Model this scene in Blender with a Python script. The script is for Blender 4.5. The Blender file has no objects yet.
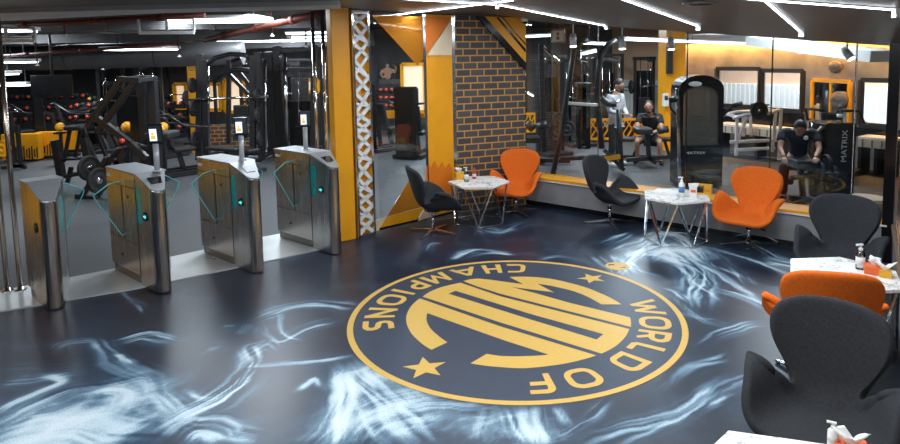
import bpy, bmesh, math, random
import numpy as np
from mathutils import Vector, Matrix
from mathutils.geometry import tessellate_polygon
random.seed(7)
sc = bpy.context.scene
COL = sc.collection
PI = math.pi

# ------------------------------------------------------------------ camera
F, PITCH, ROLL, PX0, PY0, CAM_H = 628.5, math.radians(5.31), math.radians(-.84), 481.5, 114.1, 2.25
_f = Vector((0, math.cos(PITCH), -math.sin(PITCH))); _r = Vector((1, 0, 0)); _u = _r.cross(_f)
_c, _s = math.cos(ROLL), math.sin(ROLL)
RX = _r*_c + _u*_s; UX = -_r*_s + _u*_c
cam_d = bpy.data.cameras.new('camera'); cam = bpy.data.objects.new('camera', cam_d); COL.objects.link(cam)
cam_d.sensor_width = 36; cam_d.lens = F/900*36
cam_d.shift_x = (450-PX0)/900; cam_d.shift_y = -(222-PY0)/900
cam_d.clip_start = .02
cam.matrix_world = Matrix(((RX.x, UX.x, -_f.x, 0), (RX.y, UX.y, -_f.y, 0), (RX.z, UX.z, -_f.z, CAM_H), (0, 0, 0, 1)))
sc.camera = cam
def ray(x, y): return RX*((x-PX0)/F) + UX*(-(y-PY0)/F) + _f
def P(x, y, z=0.0):            # measured point on the horizontal plane z
    d = ray(x, y); t = (z-CAM_H)/d.z
    return Vector((d.x*t, d.y*t, z))
def K(x, y, Y):                # measured point at distance Y
    d = ray(x, y); t = Y/d.y
    return Vector((d.x*t, Y, CAM_H+d.z*t))
def onplane(x, y, a, b, off=0.0):
    a = Vector(a[:2]); b = Vector(b[:2]); n = Vector((-(b-a).y, (b-a).x)).normalized()
    d = ray(x, y); t = (n.dot(a)+off)/(n.x*d.x+n.y*d.y)
    return Vector((d.x*t, d.y*t, CAM_H+d.z*t))

# ------------------------------------------------------------------ materials
MATS = {}
def mat(name, col, rough=.5, metal=0., var=.15, scale=8., bump=0., emit=None, estr=0., spec=.5, stretch=None, coat=0., rvar=.1):
    m = bpy.data.materials.new(name); m.use_nodes = True
    nt = m.node_tree; N = nt.nodes; L = nt.links; b = N['Principled BSDF']
    tc = N.new('ShaderNodeTexCoord'); mp = N.new('ShaderNodeMapping'); no = N.new('ShaderNodeTexNoise')
    no.inputs['Scale'].default_value = scale; no.inputs['Detail'].default_value = 5
    if stretch: mp.inputs['Scale'].default_value = stretch
    L.new(tc.outputs['Object'], mp.inputs['Vector']); L.new(mp.outputs[0], no.inputs['Vector'])
    cr = N.new('ShaderNodeValToRGB')
    cr.color_ramp.elements[0].position = .3; cr.color_ramp.elements[1].position = .7
    lo = [max(0, c*(1-var)) for c in col]; hi = [min(1, c*(1+var)) for c in col]
    cr.color_ramp.elements[0].color = (*lo, 1); cr.color_ramp.elements[1].color = (*hi, 1)
    L.new(no.outputs['Fac'], cr.inputs[0]); L.new(cr.outputs[0], b.inputs['Base Color'])
    mr = N.new('ShaderNodeMapRange'); mr.inputs[3].default_value = max(.02, rough-rvar*rough*2); mr.inputs[4].default_value = min(1, rough+rvar*rough*2)
    L.new(no.outputs['Fac'], mr.inputs[0]); L.new(mr.outputs[0], b.inputs['Roughness'])
    b.inputs['Metallic'].default_value = metal
    b.inputs['Specular IOR Level'].default_value = spec
    if coat: b.inputs['Coat Weight'].default_value = coat; b.inputs['Coat Roughness'].default_value = .08
    if bump:
        bp = N.new('ShaderNodeBump'); bp.inputs['Strength'].default_value = bump; bp.inputs['Distance'].default_value = .01
        L.new(no.outputs['Fac'], bp.inputs['Height']); L.new(bp.outputs[0], b.inputs['Normal'])
    if emit:
        b.inputs['Emission Color'].default_value = (*emit, 1); b.inputs['Emission Strength'].default_value = estr
    MATS[name] = m
    return m
def glass_mat(name, tint=(1, 1, 1), refl=1.0, base=.0):
    m = bpy.data.materials.new(name); m.use_nodes = True
    nt = m.node_tree; N = nt.nodes; L = nt.links
    for n in list(N):
        if n.type != 'OUTPUT_MATERIAL': N.remove(n)
    out = [n for n in N if n.type == 'OUTPUT_MATERIAL'][0]
    tr = N.new('ShaderNodeBsdfTransparent'); tr.inputs[0].default_value = (*tint, 1)
    gl = N.new('ShaderNodeBsdfGlossy'); gl.inputs['Roughness'].default_value = .02
    fr = N.new('ShaderNodeFresnel'); fr.inputs[0].default_value = 1.45
    ma = N.new('ShaderNodeMath'); ma.operation = 'MULTIPLY_ADD'; ma.inputs[1].default_value = refl; ma.inputs[2].default_value = base; ma.use_clamp = True
    mx = N.new('ShaderNodeMixShader')
    L.new(fr.outputs[0], ma.inputs[0]); L.new(ma.outputs[0], mx.inputs[0]); L.new(tr.outputs[0], mx.inputs[1]); L.new(gl.outputs[0], mx.inputs[2])
    L.new(mx.outputs[0], out.inputs[0])
    return m

# ------------------------------------------------------------------ mesh builder
class MB:
    def __init__(s): s.bm = bmesh.new(); s.smooth = set()
    def _faces(s, vs, fs, smooth=False):
        bv = [s.bm.verts.new(v) for v in vs]
        for f in fs:
            try:
                fc = s.bm.faces.new([bv[i] for i in f]); fc.smooth = smooth
            except ValueError: pass
        return s
    def box(s, c, size, rot=None):
        hx, hy, hz = [q/2 for q in size]; c = Vector(c)
        vs = [Vector((x, y, z)) for x in (-hx, hx) for y in (-hy, hy) for z in (-hz, hz)]
        if rot is not None: vs = [rot @ v for v in vs]
        return s._faces([c+v for v in vs], [(0, 1, 3, 2), (4, 6, 7, 5), (0, 4, 5, 1), (2, 3, 7, 6), (0, 2, 6, 4), (1, 5, 7, 3)])
    def bar(s, p, q, w=.05, h=None):
        p = Vector(p); q = Vector(q); h = h or w; d = q-p; l = d.length
        if l < 1e-6: return s
        d /= l; up = Vector((0, 0, 1)) if abs(d.z) < .95 else Vector((0, 1, 0))
        x = d.cross(up).normalized(); y = x.cross(d)
        R = Matrix((x, d, y)).transposed()
        return s.box((p+q)/2, (w, l, h), R)
    def tube(s, pts, r, seg=10, cap=True):
        pts = [Vector(p) for p in pts]; n = len(pts); rings = []
        t0 = (pts[1]-pts[0]).normalized(); up = Vector((0, 0, 1)) if abs(t0.z) < .9 else Vector((1, 0, 0))
        x = t0.cross(up).normalized()
        for i, p in enumerate(pts):
            t = ((pts[min(i+1, n-1)]-p).normalized() + (p-pts[max(i-1, 0)]).normalized())
            if t.length < 1e-6: t = t0
            t.normalize(); x = (x - t*x.dot(t)).normalized(); y = t.cross(x)
            rr = r[i] if isinstance(r, (list, tuple)) else r
            rings.append([p + x*(rr*math.cos(a)) + y*(rr*math.sin(a)) for a in [2*PI*k/seg for k in range(seg)]])
        vs = [v for R in rings for v in R]; fs = []
        for i in range(n-1):
            for k in range(seg):
                a = i*seg+k; b = i*seg+(k+1) % seg
                fs.append((a, b, b+seg, a+seg))
        s._faces(vs, fs, True)
        if cap:
            for R in (rings[0], rings[-1]): s._faces(R, [tuple(range(seg))])
        return s
    def cyl(s, p, q, r, r2=None, seg=20):
        return s.tube([p, q], [r, r if r2 is None else r2], seg)
    def lathe(s, prof, c=(0, 0, 0), seg=24, axis='z', smooth=True):
        c = Vector(c); vs = []; fs = []; n = len(prof)
        for k in range(seg):
            a = 2*PI*k/seg
            for r, z in prof:
                v = Vector((r*math.cos(a), r*math.sin(a), z))
                if axis == 'x': v = Vector((v.z, v.x, v.y))
                if axis == 'y': v = Vector((v.x, v.z, v.y))
                vs.append(c+v)
        for k in range(seg):
            for i in range(n-1):
                a = k*n+i; b = ((k+1) % seg)*n+i
                fs.append((a, b, b+1, a+1))
        return s._faces(vs, fs, smooth)
    def prism(s, poly, z0, z1, holes=()):
        # poly: (x,y) list; z0/z1 numbers or functions of (x,y)
        g0 = z0 if callable(z0) else (lambda x, y: z0); g1 = z1 if callable(z1) else (lambda x, y: z1)
        loops = [list(poly)] + [list(h) for h in holes]
        tris = tessellate_polygon([[Vector((x, y, 0)) for x, y in L] for L in loops])
        flat = [p for L in loops for p in L]; n = len(flat)
        vs = [Vector((x, y, g0(x, y))) for x, y in flat] + [Vector((x, y, g1(x, y))) for x, y in flat]
        fs = [tuple(reversed(t)) for t in tris] + [tuple(i+n for i in t) for t in tris]
        k = 0
        for L in loops:
            m = len(L)
            for i in range(m): a = k+i; b = k+(i+1) % m; fs.append((a, b, b+n, a+n))
            k += m
        return s._faces(vs, fs)
    def slab(s, pts, th):
        # planar 3-D polygon given a thickness along its normal
        pts = [Vector(p) for p in pts]; n = Vector((0, 0, 0)); c = pts[0]
        for i in range(1, len(pts)-1): n += (pts[i]-c).cross(pts[i+1]-c)
        n.normalize(); m = len(pts)
        vs = [p-n*th/2 for p in pts]+[p+n*th/2 for p in pts]
        tris = tessellate_polygon([pts])
        fs = [tuple(reversed(t)) for t in tris]+[tuple(i+m for i in t) for t in tris]
        for i in range(m): fs.append((i, (i+1) % m, (i+1) % m+m, i+m))
        return s._faces(vs, fs)
    def ball(s, c, r, seg=14, squash=(1, 1, 1)):
        c = Vector(c); pr = [(math.sin(PI*i/8), -math.cos(PI*i/8)) for i in range(9)]
        vs = []; fs = []
        for k in range(seg):
            a = 2*PI*k/seg
            for q, z in pr: vs.append(c+Vector((q*math.cos(a)*r*squash[0], q*math.sin(a)*r*squash[1], z*r*squash[2])))
        for k in range(seg):
            for i in range(8): a = k*9+i; b = ((k+1) % seg)*9+i; fs.append((a, b, b+1, a+1))
        return s._faces(vs, fs, True)
    def build(s, name, m, parent=None, bevel=0., origin=None):
        bmesh.ops.remove_doubles(s.bm, verts=s.bm.verts, dist=1e-5)
        bmesh.ops.recalc_face_normals(s.bm, faces=s.bm.faces)
        me = bpy.data.meshes.new(name)
        if origin is not None: bmesh.ops.translate(s.bm, verts=s.bm.verts, vec=-Vector(origin))
        s.bm.to_mesh(me); s.bm.free()
        me.materials.append(m)
        o = bpy.data.objects.new(name, me); COL.objects.link(o)
        if origin is not None: o.location = origin
        if parent is not None: o.parent = parent
        if bevel:
            bv = o.modifiers.new('edge', 'BEVEL'); bv.width = bevel; bv.segments = 2; bv.limit_method = 'ANGLE'; bv.angle_limit = math.radians(50)
        return o
def thing(name, label, cat, loc=(0, 0, 0), rotz=0., group=None):
    o = bpy.data.objects.new(name, None); COL.objects.link(o); o.empty_display_size = .1
    o.location = loc; o.rotation_euler = (0, 0, rotz); o['label'] = label; o['category'] = cat
    if group: o['group'] = group
    return o
def tag(o, label, cat, group=None):
    o['label'] = label; o['category'] = cat
    if group: o['group'] = group
    return o
def struct(o):
    o['kind'] = 'structure'; return o
def copy_tree(root, loc, rotz, label, group=None):
    r = root.copy(); COL.objects.link(r); r.location = loc; r.rotation_euler = (0, 0, rotz); r['label'] = label
    if group: r['group'] = group
    for ch in list(root.children):
        c = ch.copy(); COL.objects.link(c); c.parent = r
        for g in list(ch.children):
            d = g.copy(); COL.objects.link(d); d.parent = c
    return r
def face_to(dx, dy):            # rotation that turns a thing's local -y towards (dx,dy)
    return math.atan2(dx, -dy)
def text_mesh(body, size, name, m, parent=None, extrude=.001, mapf=None, align='CENTER'):
    cu = bpy.data.curves.new(name, 'FONT'); cu.body = body; cu.size = size; cu.align_x = align; cu.align_y = 'CENTER'
    cu.resolution_u = 4; cu.offset = 0.
    ob = bpy.data.objects.new(name, cu)
    COL.objects.link(ob)
    dg = bpy.context.evaluated_depsgraph_get()
    me0 = ob.evaluated_get(dg).to_mesh()
    vs = [v.co.copy() for v in me0.vertices]; fs = [tuple(p.vertices) for p in me0.polygons]
    COL.objects.unlink(ob); bpy.data.objects.remove(ob); bpy.data.curves.remove(cu)
    me = bpy.data.meshes.new(name)
    me.from_pydata([mapf(v) if mapf else v for v in vs], [], fs); me.materials.append(m)
    o = bpy.data.objects.new(name, me); COL.objects.link(o)
    if parent is not None: o.parent = parent
    return o
# ------------------------------------------------------------------ material library
M_steel = mat('brushed_steel', (.50, .49, .48), .26, 1., .1, 40, stretch=(1, 1, .04))
M_steel_hi = mat('polished_steel', (.72, .70, .67), .16, 1., .06, 30, stretch=(1, 1, .05))
M_steel_dark = mat('dark_steel', (.20, .20, .21), .3, 1., .1, 30)
M_lid = mat('satin_steel_lid', (.34, .35, .37), .5, .35, .06, 30)
M_plategrey = mat('pale_scanner_plate', (.50, .53, .54), .5, 0., .03, 10)
M_chrome = mat('chrome', (.75, .75, .76), .1, 1., .04, 10)
M_silver = mat('silver_paint', (.55, .57, .60), .3, .25, .05, 10)
M_brass = mat('warm_steel', (.55, .45, .38), .2, 1., .08, 10)
M_black = mat('black_powder_coat', (.019, .019, .021), .36, 0., .2, 20)
M_blackgl = mat('black_gloss', (.008, .008, .009), .18, 0., .2, 12)
M_rubber = mat('black_rubber', (.014, .014, .015), .7, 0., .25, 25, bump=.1)
M_pad = mat('black_vinyl_pad', (.018, .018, .020), .45, 0., .2, 18, bump=.05)
M_greyfab = mat('charcoal_felt', (.027, .029, .034), .92, 0., .22, 60, bump=.15, spec=.25)
M_orfab = mat('orange_felt', (.70, .135, .012), .9, 0., .12, 60, bump=.15, spec=.25)
M_yellow = mat('amber_yellow_paint', (.85, .36, .01), .35, 0., .05, 4)
M_orange = mat('orange_vinyl', (.75, .19, .012), .4, 0., .08, 4)
M_cream = mat('pale_cream_vinyl', (.75, .6, .4), .35, 0., .06, 4)
M_white = mat('white_paint', (.75, .75, .74), .45, 0., .04, 6)
M_whitepl = mat('white_plastic', (.8, .8, .79), .3, 0., .03, 6)
M_paper = mat('white_paper', (.82, .82, .80), .8, 0., .03, 20)
M_red = mat('red_plastic', (.6, .05, .02), .4, 0., .08, 10)
M_redor = mat('red_orange_card', (.75, .14, .03), .6, 0., .08, 10)
M_ambercard = mat('amber_card', (.75, .38, .03), .6, 0., .08, 10)
M_concrete = mat('raw_concrete', (.20, .185, .165), .8, 0., .3, 3., bump=.12)
M_darkwall = mat('charcoal_wall_paint', (.10, .102, .108), .75, 0., .2, 3)
M_curb = mat('grey_curb_paint', (.27, .27, .28), .6, 0., .1, 5)
M_gymceil = mat('black_sprayed_ceiling', (.030, .030, .033), .75, 0., .25, 2)
M_duct = mat('dark_grey_duct', (.095, .095, .10), .5, .3, .15, 3)
M_beam = mat('grey_beam_paint', (.55, .55, .56), .6, 0., .1, 3)
M_pipe = mat('oxide_red_pipe', (.13, .022, .012), .5, 0., .2, 8)
M_lobbyceil = mat('dark_metal_ceiling', (.20, .185, .17), .42, .6, .15, 1.5, stretch=(1, 1, 1), rvar=.15)
M_led = mat('led_diffuser', (.9, .92, .95), .4, 0., .01, 4, emit=(.82, .9, 1.), estr=10.)
M_tubelight = mat('fluorescent_diffuser', (.9, .92, .95), .4, 0., .01, 4, emit=(.88, .94, 1.), estr=6.)
M_warmled = mat('warm_led', (.9, .6, .3), .4, 0., .01, 4, emit=(1., .50, .13), estr=150.)
M_spot = mat('spot_lens', (.9, .9, .85), .3, 0., .01, 4, emit=(1., .95, .85), estr=6.)
M_screen = mat('lit_screen', (.6, .62, .65), .2, 0., .02, 4, emit=(.75, .85, 1.), estr=1.1)
M_teal = mat('teal_lamp', (.02, .5, .5), .3, 0., .05, 4, emit=(.05, .75, .72), estr=1.6)
M_tealedge = mat('teal_glass_edge', (.10, .62, .64), .15, 0., .05, 10, emit=(.1, .6, .62), estr=.12)
M_tealreflect = mat('teal_reflection_paint', (.02, .42, .42), .15, .3, .3, 6)
M_screenface = mat('amber_screen_picture', (.6, .35, .05), .3, 0., .1, 40, emit=(.9, .55, .08), estr=.8)
M_gold = mat('gold_print', (.62, .385, .085), .45, 0., .04, 30, spec=.3)
M_navy = mat('navy_print', (.034, .047, .075), .42, 0., .12, 12, spec=.3)
M_window = glass_mat('window_glass', (.97, .98, .98), 1.0, .0)
M_glass = glass_mat('partition_glass', (.94, .96, .96), .95, .012)
M_flap = glass_mat('flap_glass', (.90, .97, .97), 1., .02)
M_clear = glass_mat('clear_bottle', (.88, .92, .94), 1., .05)
def film_mat(name, tint, col, k):
    m = glass_mat(name, tint, .8, .03); nt = m.node_tree; N = nt.nodes; L = nt.links
    out = [n for n in N if n.type == 'OUTPUT_MATERIAL'][0]; src = out.inputs[0].links[0].from_socket
    df = N.new('ShaderNodeBsdfDiffuse'); df.inputs[0].default_value = (*col, 1); mx = N.new('ShaderNodeMixShader'); mx.inputs[0].default_value = k
    L.new(src, mx.inputs[1]); L.new(df.outputs[0], mx.inputs[2]); L.new(mx.outputs[0], out.inputs[0]); return m
M_amberfilm = film_mat('amber_film', (.95, .55, .10), (.62, .26, .03), .5)
M_shield = film_mat('smoked_shield', (.80, .77, .73), (.30, .28, .25), .28)
M_skin = mat('skin', (.38, .20, .13), .55, 0., .08, 20)
M_hair = mat('black_hair', (.012, .010, .009), .6, 0., .2, 40)
M_greyshirt = mat('heather_grey_cotton', (.36, .37, .40), .9, 0., .1, 40)
M_blackcloth = mat('black_cotton', (.014, .014, .016), .9, 0., .2, 40)
M_navycloth = mat('dark_navy_cotton', (.012, .016, .028), .9, 0., .2, 40)
M_facade_peach = mat('peach_render', (.78, .50, .33), .85, 0., .06, 3)
M_facade_white = mat('white_cladding', (.85, .84, .80), .8, 0., .05, 3)
M_wood = mat('oak_top', (.42, .31, .21), .5, 0., .2, 6, stretch=(1, 8, 1))
M_brown = mat('brown_sill_wood', (.16, .105, .065), .55, 0., .25, 6, stretch=(1, 6, 1))
M_beige = mat('beige_laminate', (.55, .46, .36), .4, 0., .08, 6)
M_logo = mat('white_print', (.8, .8, .8), .5, 0., .02, 10)

# marble
def marble():
    m = mat('white_marble', (.82, .81, .79), .22, 0., .03, 5); nt = m.node_tree; N = nt.nodes; L = nt.links; b = N['Principled BSDF']
    tc = N.new('ShaderNodeTexCoord'); n1 = N.new('ShaderNodeTexNoise'); n1.inputs['Scale'].default_value = 3.2; n1.inputs['Detail'].default_value = 8; n1.inputs['Distortion'].default_value = 1.6
    r = N.new('ShaderNodeValToRGB'); e = r.color_ramp.elements
    e[0].position = .475; e[0].color = (.83, .82, .80, 1); e[1].position = .535; e[1].color = (.83, .82, .80, 1)
    k = e.new(.503); k.color = (.34, .35, .37, 1); k2 = e.new(.49); k2.color = (.7, .7, .69, 1)
    L.new(tc.outputs['Object'], n1.inputs['Vector']); L.new(n1.outputs['Fac'], r.inputs[0]); L.new(r.outputs[0], b.inputs['Base Color'])
    return m
M_marble = marble()

def brick_mat(name, uaxis=(1, 0, 0), bw=.215, bh=.098):
    m = bpy.data.materials.new(name); m.use_nodes = True; nt = m.node_tree; N = nt.nodes; L = nt.links; b = N['Principled BSDF']
    tc = N.new('ShaderNodeTexCoord'); sp = N.new('ShaderNodeSeparateXYZ'); cb = N.new('ShaderNodeCombineXYZ')
    L.new(tc.outputs['Object'], sp.inputs[0]); L.new(sp.outputs[0], cb.inputs[0]); L.new(sp.outputs[2], cb.inputs[1])
    br = N.new('ShaderNodeTexBrick'); br.inputs['Scale'].default_value = 1.; br.inputs['Brick Width'].default_value = bw; br.inputs['Row Height'].default_value = bh
    br.inputs['Mortar Size'].default_value = .0095; br.inputs['Mortar Smooth'].default_value = .2; br.inputs['Bias'].default_value = -.3
    br.inputs['Color1'].default_value = (.050, .050, .060, 1); br.inputs['Color2'].default_value = (.080, .077, .084, 1); br.inputs['Mortar'].default_value = (.55, .26, .03, 1)
    L.new(cb.outputs[0], br.inputs['Vector']); L.new(br.outputs['Color'], b.inputs['Base Color'])
    b.inputs['Roughness'].default_value = .7
    bp = N.new('ShaderNodeBump'); bp.inputs['Strength'].default_value = .5; bp.inputs['Distance'].default_value = .012; bp.invert = True
    L.new(br.outputs['Fac'], bp.inputs['Height']); L.new(bp.outputs[0], b.inputs['Normal'])
    return m
M_brick = brick_mat('charcoal_brick_amber_mortar')

def gym_floor_mat():
    m = mat('speckled_rubber_floor', (.060, .064, .070), .55, 0., .12, 1.2, spec=.4); nt = m.node_tree; N = nt.nodes; L = nt.links; b = N['Principled BSDF']
    tc = N.new('ShaderNodeTexCoord'); v = N.new('ShaderNodeTexNoise'); v.inputs['Scale'].default_value = 160; v.inputs['Detail'].default_value = 1
    r = N.new('ShaderNodeValToRGB'); r.color_ramp.elements[0].position = .55; r.color_ramp.elements[0].color = (0, 0, 0, 1); r.color_ramp.elements[1].position = .72; r.color_ramp.elements[1].color = (.5, .5, .5, 1)
    mx = N.new('ShaderNodeMixRGB'); mx.inputs[2].default_value = (.16, .17, .18, 1)
    src = b.inputs['Base Color'].links[0].from_socket
    L.new(tc.outputs['Object'], v.inputs['Vector']); L.new(v.outputs['Fac'], r.inputs[0]); L.new(r.outputs[0], mx.inputs[0]); L.new(src, mx.inputs[1]); L.new(mx.outputs[0], b.inputs['Base Color'])
    return m
M_gymfloor = gym_floor_mat()

def smoke_floor_mat():
    m = bpy.data.materials.new('navy_floor_with_smoke_print'); m.use_nodes = True; nt = m.node_tree; N = nt.nodes; L = nt.links; b = N['Principled BSDF']
    at = N.new('ShaderNodeAttribute'); at.attribute_name = 'smoke'
    tc = N.new('ShaderNodeTexCoord'); no = N.new('ShaderNodeTexNoise'); no.inputs['Scale'].default_value = 110; no.inputs['Detail'].default_value = 3
    mu = N.new('ShaderNodeMapRange'); mu.inputs[1].default_value = .3; mu.inputs[2].default_value = .7; mu.inputs[3].default_value = .78; mu.inputs[4].default_value = 1.15
    L.new(tc.outputs['Object'], no.inputs['Vector']); L.new(no.outputs['Fac'], mu.inputs[0])
    mm = N.new('ShaderNodeMath'); mm.operation = 'MULTIPLY'; L.new(at.outputs['Fac'], mm.inputs[0]); L.new(mu.outputs[0], mm.inputs[1])
    r = N.new('ShaderNodeValToRGB'); e = r.color_ramp.elements
    e[0].position = 0; e[0].color = (.0095, .0155, .031, 1); e[1].position = 1.; e[1].color = (.74, .79, .82, 1)
    for p, c in ((.18, (.032, .060, .10)), (.42, (.13, .22, .30)), (.68, (.46, .58, .65))):
        k = e.new(p); k.color = (*c, 1)
    L.new(mm.outputs[0], r.inputs[0]); L.new(r.outputs[0], b.inputs['Base Color'])
    b.inputs['Roughness'].default_value = .34; b.inputs['Specular IOR Level'].default_value = .36
    return m
M_smoke = smoke_floor_mat()
# ------------------------------------------------------------------ room shell
WN = Vector((.62, .7846)); WO = 7.754                      # curb/glass wall plane
WD = Vector((.7846, -.62))                                 # along it, towards the right
GA = Vector((-1.376, 8.046)); GB = Vector((-.446, 8.883)); BC = Vector((.66, 9.362)); CC = Vector((4.273, 6.506))
RD = Vector((.525, .851)).normalized(); RN = Vector((.851, -.525)).normalized()   # right mirror wall
def zc(x, y): return 2.84 - .13*max(0., x-.2)
B = [(-.67, -1.5), (4.42, 6.45), (8.2, 10.5), (4.75, 15.4), (6.3, 17.5), (5.5, 21.5), (-20, 19), (-20, -1.5)]
mb = MB(); mb.prism([(-20.2, -1.7), (-.5, -1.7), (4.6, 6.4), (8.4, 10.5), (6.6, 21.7), (-20.2, 19.4)], -.1, -.002)
o = struct(mb.build('floor', M_gymfloor)); 
mb = MB(); mb.prism([(-20.2, -1.7), (-.5, -1.7), (4.5, 6.4), (8.3, 10.5), (4.85, 15.45), (6.4, 17.5), (5.6, 21.7), (-20.2, 19.4)], 3.15, 3.25)
struct(mb.build('ceiling', M_gymceil))
def wall_seg(name, a, b, m, z0=0., z1=3.2, th=.15, side=1):
    a = Vector(a); b = Vector(b); d = (b-a).normalized(); n = Vector((d.y, -d.x))*th*side
    mb = MB(); mb.prism([a, b, b+n, a+n], z0, z1)
    return struct(mb.build(name, m))
wall_seg('wall_behind', (-20, -1.5), (-.5, -1.5), M_darkwall)
wall_seg('wall_left', (-20, 19.2), (-20, -1.7), M_darkwall)
wall_seg('wall_back', (5.7, 21.5), (-20.2, 19), M_darkwall)
wall_seg('wall_recess', (6.3, 17.4), (5.5, 21.6), M_darkwall)
wall_seg('wall_return', (4.75, 15.4), (6.3, 17.5), M_darkwall)
wall_seg('wall_gym_right', (4.42, 6.45), (8.25, 10.55), M_concrete)
# window wall with three openings
WA = Vector((4.75, 15.4)); WB = Vector((8.2, 10.5)); WL = (WB-WA).length; WDIR = (WB-WA).normalized()
WNORM = Vector((WDIR.y, -WDIR.x)) * (-1)
if WNORM.dot(-WA) < 0: WNORM = -WNORM                      # points into the gym
def wpt(px, py):
    q = onplane(px, py, WA, WB); return (Vector((q.x, q.y))-WA).dot(WDIR), q.z
wins = []
for (xa, ya0, xb, ya1) in ((717, 66.5, 759.5, 107.5), (762, 68.5, 802, 111.5), (861.5, 78, 894, 127)):
    s0, zt = wpt(xa, ya0); s1, zb = wpt(xb, ya1); s1b, ztb = wpt(xb, ya0+4.5)
    wins.append((s0, s1, zb, (zt+ztb)/2))
def wall_panel(mb, s0, s1, z0, z1):
    a = WA+WDIR*s0; b = WA+WDIR*s1; n = -WNORM*.15
    mb.prism([a, b, b+n, a+n], z0, z1)
mb = MB(); cur = 0
for s0, s1, z0, z1 in wins:
    wall_panel(mb, cur, s0, 0, 3.2); wall_panel(mb, s0, s1, 0, z0); wall_panel(mb, s0, s1, z1, 3.2); cur = s1
wall_panel(mb, cur, WL+.1, 0, 3.2)
struct(mb.build('wall_windows', M_concrete))
for i, (s0, s1, z0, z1) in enumerate(wins):
    root = struct(bpy.data.objects.new('window_%d' % (i+1), None)); COL.objects.link(root)
    mb = MB()
    def wp(s, z, off): q = WA+WDIR*s+WNORM*off; return Vector((q.x, q.y, z))
    t = .07
    for a, b in (((s0, z0), (s1, z0)), ((s0, z1), (s1, z1)), ((s0, z0), (s0, z1)), ((s1, z0), (s1, z1))):
        mb.bar(wp(a[0], a[1], .0), wp(b[0], b[1], .0), .08, t*1.3)
    mb.build('window_frame', M_black, root)
    mb = MB(); mb.slab([wp(s0, z0, -.06), wp(s1, z0, -.06), wp(s1, z1, -.06), wp(s0, z1, -.06)], .008); mb.build('window_glass', M_window, root)
# black dado under the windows and the pale window bench
def wq(px, py, off=0.): return onplane(px, py, WA+WNORM*off, WB+WNORM*off)
mb = MB(); s0 = wins[0][0]-.05; s1 = wins[1][1]+.05
for a, b, z0, z1 in ((wins[0][0]-.05, wins[1][1]+.05, .62, wins[1][2]-.05), (wins[2][0]-.05, wins[2][1]+.6, .62, wins[2][2]-.05)):
    p = WA+WDIR*a; q = WA+WDIR*b; mb.prism([p, q, q+WNORM*.06, p+WNORM*.06], z0, z1)
struct(mb.build('trim_1', M_blackgl))
# warm cove light along the top of the window wall behind a shallow lip
p = WA+WNORM*.20+WDIR*.02; q = WB+WNORM*.20
mb = MB(); mb.prism([p, q, q+WNORM*.03, p+WNORM*.03], 2.44, 2.62); mb.prism([p-WNORM*.20, q-WNORM*.20, q+WNORM*.03, p+WNORM*.03], 2.62, 2.66); struct(mb.build('trim_2', M_beam))
cv = thing('cove_light', 'warm amber strip lamp hidden in the cove above the windows', 'strip light', (p.x, p.y, 2.55))
mb = MB(); d = WB-WA-WDIR*.3; d3 = Vector((d.x, d.y, 0)); n3 = Vector((WNORM.x, WNORM.y, 0)); mb.bar(-n3*.06+d3*.02, d3-n3*.06, .05, .03); mb.build('diffuser', M_warmled, cv)
mb = MB(); mb.bar(-n3*.06+d3*.02+Vector((0, 0, .03)), d3-n3*.06+Vector((0, 0, .03)), .06, .03); mb.build('housing', M_beam, cv)
# outside
def ext(s, off): return WA+WDIR*s+(-WNORM)*off
ex = thing('neighbouring_building', 'pale building seen through the gym windows, peach render above white cladding', 'building', (0, 0, 0))
a = ext(-6, 3.2); b = ext(8, 3.2); n = -WNORM*.4
mb = MB(); mb.prism([a, b, b+n, a+n], 1.32, 4.5); mb.build('upper_wall', M_facade_peach, ex)
mb = MB()
a2 = ext(-6, 3.1); b2 = ext(8, 3.1)
mb.prism([a2, b2, b2+n*1.2, a2+n*1.2], -.2, 1.38)
for k in range(100):
    c = ext(-6+k*.14, 3.07); mb.prism([c, c+WDIR*.07, c+WDIR*.07+n*.2, c+n*.2], -.2, 1.38)
mb.build('cladding', M_facade_white, ex)
mb = MB(); mb.prism([ext(-7, .15), ext(9, .15), ext(9, 4.), ext(-7, 4.)], -.3, -.2); struct(mb.build('outside_ground', M_concrete))

mb = MB(); mb.prism([(-6.7, 5.6), (-7.6, 8.2), (-8.0, 8.2), (-7.1, 5.6)], 0, 3.15); struct(mb.build('wall_amber_reflector', M_yellow))  # unseen amber wall, added so the first turnstile's side reflects orange
# yellow column in the far gym, far-left column
def column(name, cx, cy, w, d, m, rot=0., z1=3.15):
    mb = MB(); R = Matrix.Rotation(rot, 3, 'Z'); mb.box((0, 0, z1/2), (w, d, z1), R); o = mb.build(name, m); o.location = (cx, cy, 0); return struct(o)
c1 = K(670, 100, 14.6); column('pillar_gym_right', c1.x+.03, c1.y, .46, .46, M_yellow, .1)
c2 = P(193, 153); column('pillar_gym_left', c2.x, c2.y+.15, .17, .3, M_yellow, .5)
# low brick wall behind the smith machine
a = P(199, 151); b = P(256, 150)
def brick_wall(name, a, b, z1, m, th=.14):
    a = Vector(a[:2]); b = Vector(b[:2]); L = (b-a).length
    mb = MB(); mb.box((L/2, th/2, z1/2), (L, th, z1)); o = mb.build(name, m); o.location = (a.x, a.y, 0); o.rotation_euler.z = math.atan2((b-a).y, (b-a).x); return struct(o)
brick_wall('wall_low_brick', a+Vector((0, .2, 0)), b+Vector((0, .2, 0)), .62, M_brick)
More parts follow.
